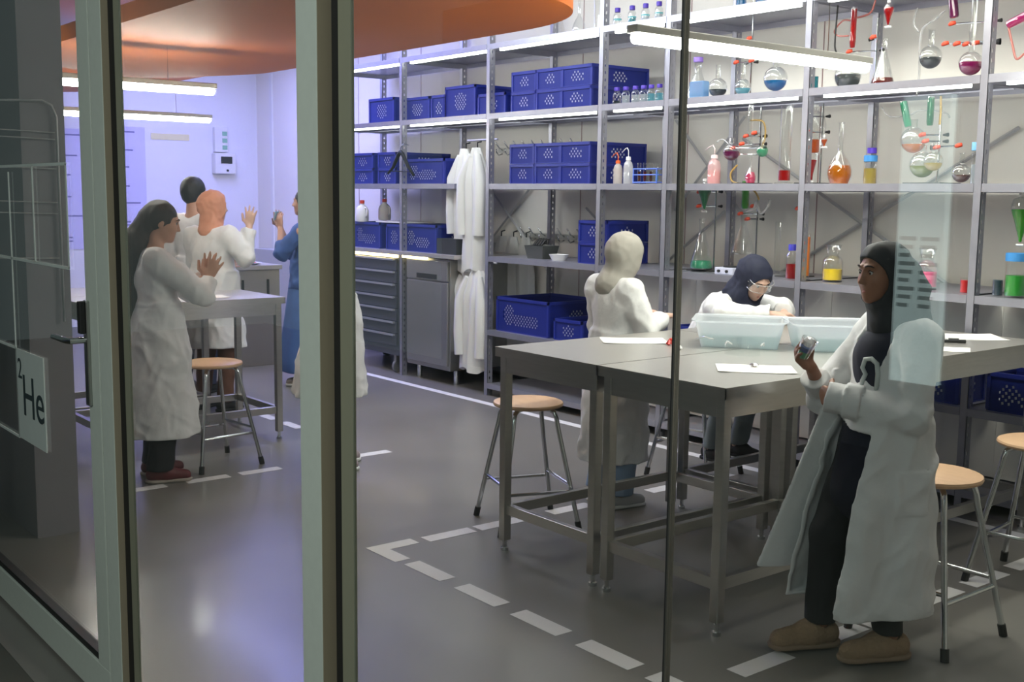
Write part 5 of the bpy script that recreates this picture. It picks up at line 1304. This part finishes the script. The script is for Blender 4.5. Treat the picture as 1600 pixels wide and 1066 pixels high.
# ---------------------------------------------------------------- beige headscarf, seen from behind
JEAN = mat('light_jeans', (.22, .30, .42), .85, 0, .1, 30)
pose = dict(elL=(-.20, .02, .93), elR=(.20, .04, .93), wrL=(-.10, .22, .99), wrR=(.12, .22, .985), head=(.015, .04, 1.30), neck=(0, -.01, 1.15), hs=.90,
            hands={'L': dict(d=(.5, .8, 0), n=(0, 0, -1), th=(1, -.3, 0), curl=.25, spread=.05), 'R': dict(d=(-.5, .8, 0), n=(0, 0, -1), th=(-1, -.3, 0), curl=.25, spread=.05)},
            headR=R_(.05, -.25))
s_ = 1.43/1.7
r3, J, s, R, hs, _f = person('person in beige headscarf and white coat, seen from behind', (-4.21, 4.05, 0), face_dir(.12, .99), 1.42, SKIN3, pose)
trousers(r3, J, s, JEAN, name='jeans', rr=(.105, .088, .084)); shoes(r3, J, s, mat('pale_trainer', (.45, .45, .45), .6), WHITE, name='trainer')
coat(r3, J, s, .235, seed=5.1, fat=1.12, skirt=((0, 0), .185, .17), rs=1.12)
BEI = mat('beige_scarf', (.33, .31, .275), .8, 0, .05, 12)
def drape3(p): return rc(p, J['neck']+(0, 0, .05), J['neck']+(0, -.03, .0), .075, .085)
hijab(r3, J, s, R, hs, BEI, bun=(0, -.045, .0), bunr=(.085, .09, .10), seed=8, drape=drape3, amp=.0022)

# ---------------------------------------------------------------- navy headscarf, leaning over the table
s = 1.42/1.7
pose = dict(pelvis=(0, -.08, .70), waist=(0, .0, .76), chest=(0, .13, .93), neck=(0, .24, 1.055), head=(0, .345, 1.16),
    hipL=(-.075, -.06, .70), hipR=(.075, -.06, .70), kneeL=(-.11, .26, .56), kneeR=(.11, .26, .56), ankL=(-.10, .18, .21), ankR=(.10, .16, .21),
    shL=(-.15, .20, 1.01), shR=(.15, .20, 1.01), elL=(-.235, .36, .985), elR=(.235, .36, .985), wrL=(-.06, .50, .985), wrR=(.04, .52, .985),
    headR=R_(-.25, -.62), hs=.92,
    hands={'L': dict(d=(.9, .2, 0), n=(0, 0, -1), th=(0, 1, 0), curl=.3, spread=.04), 'R': dict(d=(-.9, .2, 0), n=(0, 0, -1), th=(0, 1, 0), curl=.3, spread=.04)})
r2, J, s, R, hs, _f = person('person in navy headscarf and white coat leaning over the tubs', (-4.33, 4.86, 0), -PI/2, 1.42, SKIN3, pose)
face_parts(r2, J, R, hs)
trousers(r2, J, s, mat('grey_trousers', (.14, .17, .18), .85), rr=(.10, .075, .062), cut=.21, top=.75)
shoes(r2, J, s, BLK, BLK, name='shoe')
def front2(p, d): return d
coat(r2, J, s, .62, hip=False, seed=7.7, fat=1.12, skirt=((0, -.05), .20, .19), rs=1.15, h=.008)
NV = mat('navy_scarf', (.007, .010, .032), .75, 0, .1, 20)
def drape2(p):
    d = rc(p, J['neck']+(0, .04, .0), J['chest']+(0, .17, -.02), .085, .055)
    d = smin(d, rc(p, J['head']+(.0, -.10, -.02), J['neck']+(.05, -.06, .03), .06, .02), .04)
    return d
hijab(r2, J, s, R, hs, NV, bun=(0, -.075, .02), bunr=(.085, .07, .085), seed=2, drape=drape2)
eyewear(r2, J, R, hs)

# ---------------------------------------------------------------- coat half hidden by the wide post
pose = dict(hs=.93, elL=(-.21, .05, 1.0), elR=(.21, -.02, 1.0), wrL=(-.16, -.04, .78), wrR=(.17, -.04, .78))
p4_ = onz(524, 727)
r4, J, s, R, hs, _f = person('person in bluish white coat mostly hidden behind the wide frame post', (float(p4_[0]), float(p4_[1]), 0), face_dir(.55, .84), 1.58, SKIN3, pose, voxel=.008)
trousers(r4, J, s, BLK, rr=(.085, .065, .052)); shoes(r4, J, s, mat('mixed_trainer', (.35, .28, .30), .6), WHITE, name='trainer')
coat(r4, J, s, .43, seed=3.3, fat=1.1, skirt=((0, -.03), .21, .22), h=.0095)
def hair_cap(root, J, R, hs, m, extra=None, h=.007, name='hair', front=.062, thick=1.0):
    c = J['head']; Rn = np.array(R)
    def f(p):
        q = ((p-A3(c))@A3(Rn))/hs
        d = ell(q, (0, -.018, .034), (.086*thick, .100, .098))
        if extra is not None: d = smin(d, extra(q), .03)
        d = d*hs+wr(p, .003, 90, 3, .3)
        cut = ell(q, (0, .118, -.032), (.072, .085, .088)); return smax(d, -cut*hs, .008)
    return skin(name, f, c-(.26, .26, .62), c+.24, h, m, root)
HD = mat('dark_brown_hair', (.030, .014, .010), .55, 0, .35, 40, .5, 120, stretch=(6, 6, .6))
hair_cap(r4, J, R, hs, HD)

# ---------------------------------------------------------------- long dark hair, hands pressed together
pose = dict(head=(0, .035, 1.425), neck=(0, -.01, 1.27), hs=.94, headR=R_(-.12, -.22),
    elL=(-.17, .20, 1.04), elR=(.15, .22, 1.03), wrL=(-.025, .27, 1.12), wrR=(.03, .27, 1.12),
    hands={'L': dict(d=(.05, .28, 1), n=(1, 0, 0), th=(0, -.8, .4), curl=.12, spread=.17, thumb=(.2, 0)), 'R': dict(d=(.10, .45, .9), n=(-1, 0, 0), th=(0, -.8, .4), curl=.16, spread=.20, thumb=(.2, 0))})
r5, J, s, R, hs, _f = person('person with very long dark hair and lab coat, hands pressed together', (-6.09, 2.36, 0), face_dir(.22, .975), 1.55, SKIN2, pose, voxel=.0056)
face_parts(r5, J, R, hs)
trousers(r5, J, s, BLK, rr=(.088, .082, .080)); shoes(r5, J, s, mat('red_black_trainer', (.10, .010, .014), .6, 0, .6, 30), mat('pale_sole', (.35, .30, .26), .7), name='trainer')
coat(r5, J, s, .255, seed=1.1, fat=1.06, skirt=((0, .0), .20, .20), h=.0078, rs=1.14, amp=.006)
def long_hair(q):
    d = rc(q, (0, -.08, .0), (.0, -.12, -.14), .066, .070, .8, (1, 0, 0)); d = smin(d, rc(q, (.0, -.12, -.14), (.0, -.10, -.46), .072, .070, .8, (1, 0, 0)), .04)
    return smin(d, rc(q, (.0, -.10, -.46), (.0, -.06, -.60), .064, .030), .03)
hr = hair_cap(r5, J, R, hs, HD, long_hair, h=.007)

# ---------------------------------------------------------------- peach headscarf and dark-haired person behind
ax = onz(333, 640)
pose = dict(hs=.95, head=(.0, .02, 1.485), headR=R_(-.5, -.05), shR=(.16, -.02, 1.28), elR=(.27, .02, 1.12), wrR=(.235, .12, 1.35), elL=(-.2, .05, 1.02), wrL=(-.1, .22, 1.05),
    hands={'R': dict(d=(.12, .05, 1), n=(-.3, .9, 0), th=(-1, 0, 0), curl=.1, spread=.2, thumb=(.2, 0))})
r6, J, s, R, hs, _f = person('person in peach headscarf and white coat raising an open right hand', (-7.83, 3.46, 0), face_dir(-.45, .89), 1.60, SKIN3, pose, voxel=.0065)
trousers(r6, J, s, mat('brown_trousers', (.13, .06, .04), .85)); shoes(r6, J, s, BLK, BLK)
coat(r6, J, s, .47, seed=6.2, fat=1.2, skirt=((0, 0), .215, .2), h=.0095, rs=1.15)
def drape6(p): return rc(p, J['neck']+(0, 0, .06), J['neck']+(0, .0, .0), .08, .10)
hijab(r6, J, s, R, hs, mat('peach_scarf', (.60, .27, .17), .8), bun=(0, -.04, .0), bunr=(.09, .09, .10), seed=3, drape=drape6, amp=.005, h=.008)
pose = dict(hs=1.0, headR=R_(-.3, 0))
r7, J, s, R, hs, _f = person('person with short dark hair and white coat behind the peach headscarf', (-8.62, 3.66, 0), face_dir(-.6, .8), 1.70, SKIN2, pose, voxel=.009)
trousers(r7, J, s, mat('navy_trousers', (.02, .025, .06), .85), h=.012); shoes(r7, J, s, BLK, BLK, h=.009)
coat(r7, J, s, .5, seed=2.2, fat=1.05, h=.012)
hair_cap(r7, J, R, hs, mat('black_hair', (.012, .010, .014), .6, 0, .3, 60), lambda q: ell(q, (0, -.05, -.02), (.07, .06, .07)), thick=1.06)

# ---------------------------------------------------------------- blue shirt, raised phone, half hidden by the frame post
DEN = mat('denim_blue', (.035, .085, .26), .8, 0, .35, 10); NVD = mat('denim_dark', (.018, .03, .10), .85, 0, .2, 12)
pose = dict(hs=.95, shL=(-.155, 0, 1.28), shR=(.155, 0, 1.28), elL=(-.20, .15, 1.10), elR=(.18, .19, 1.08), wrL=(-.08, .19, 1.30), wrR=(.08, .25, 1.31),
    hands={'L': dict(d=(.1, .15, 1), n=(.6, -.4, 0), th=(.6, .5, .3), curl=.35, spread=.08), 'R': dict(d=(-.1, .15, 1), n=(-.6, -.4, 0), th=(-.6, .5, .3), curl=.35, spread=.08)})
r8, J, s, R, hs, _f = person('person in blue denim clothes raising a phone, half hidden by the frame post', (-8.45, 4.55, 0), face_dir(-.62, -.6), 1.62, SKIN2, pose, voxel=.0075)
coat(r8, J, s, .80, m=DEN, seed=4.4, fat=.98, skirt=((0, 0), .17, .14), h=.010, name='denim_shirt', wristcut=.13)
def dress(p):
    t = np.clip((1.0-p[:, 2])/.8, 0, 1); an = np.arctan2(p[:, 1], p[:, 0]); r_ = (.14+.12*t)*(1+.05*np.sin(an*7)*t)
    d = np.sqrt(p[:, 0]**2+(p[:, 1]*1.15)**2)-r_; return np.maximum(np.maximum(d, p[:, 2]-1.0), .12-p[:, 2])
skin('denim_skirt', dress, (-.3, -.3, .1), (.3, .3, 1.03), .012, mat('denim_mid', (.06, .13, .33), .85, 0, .2, 12), r8)
shoes(r8, J, s, mat('beige_shoe', (.40, .34, .28), .6), WHITE, h=.008)
hair_cap(r8, J, R, hs, MATS['black_hair'])
W = (J['wrL']+J['wrR'])/2+np.array((0, .02, .10)); wp = Matrix.Translation(r8.location) @ Matrix.Rotation(r8.rotation_euler.z, 4, 'Z') @ Vector(W)
ph = thing('mobile_phone', 'phone with pale glinting back held up by the denim person', 'phone', wp); ph.rotation_euler = (.2, 0, r8.rotation_euler.z)
MB().box(-.075, .075, -.004, .004, -.036, .036).build('phone_body', mat('phone_teal', (.25, .45, .50), .3, .3), ph, bevel=.003)
MB().lathe([(0, 0), (.009, 0), (.009, .002), (0, .003)], 12).xform(Matrix.Rotation(PI/2, 4, 'X')).build('camera_lens', CHROME, ph, loc=(.05, -.004, .02))
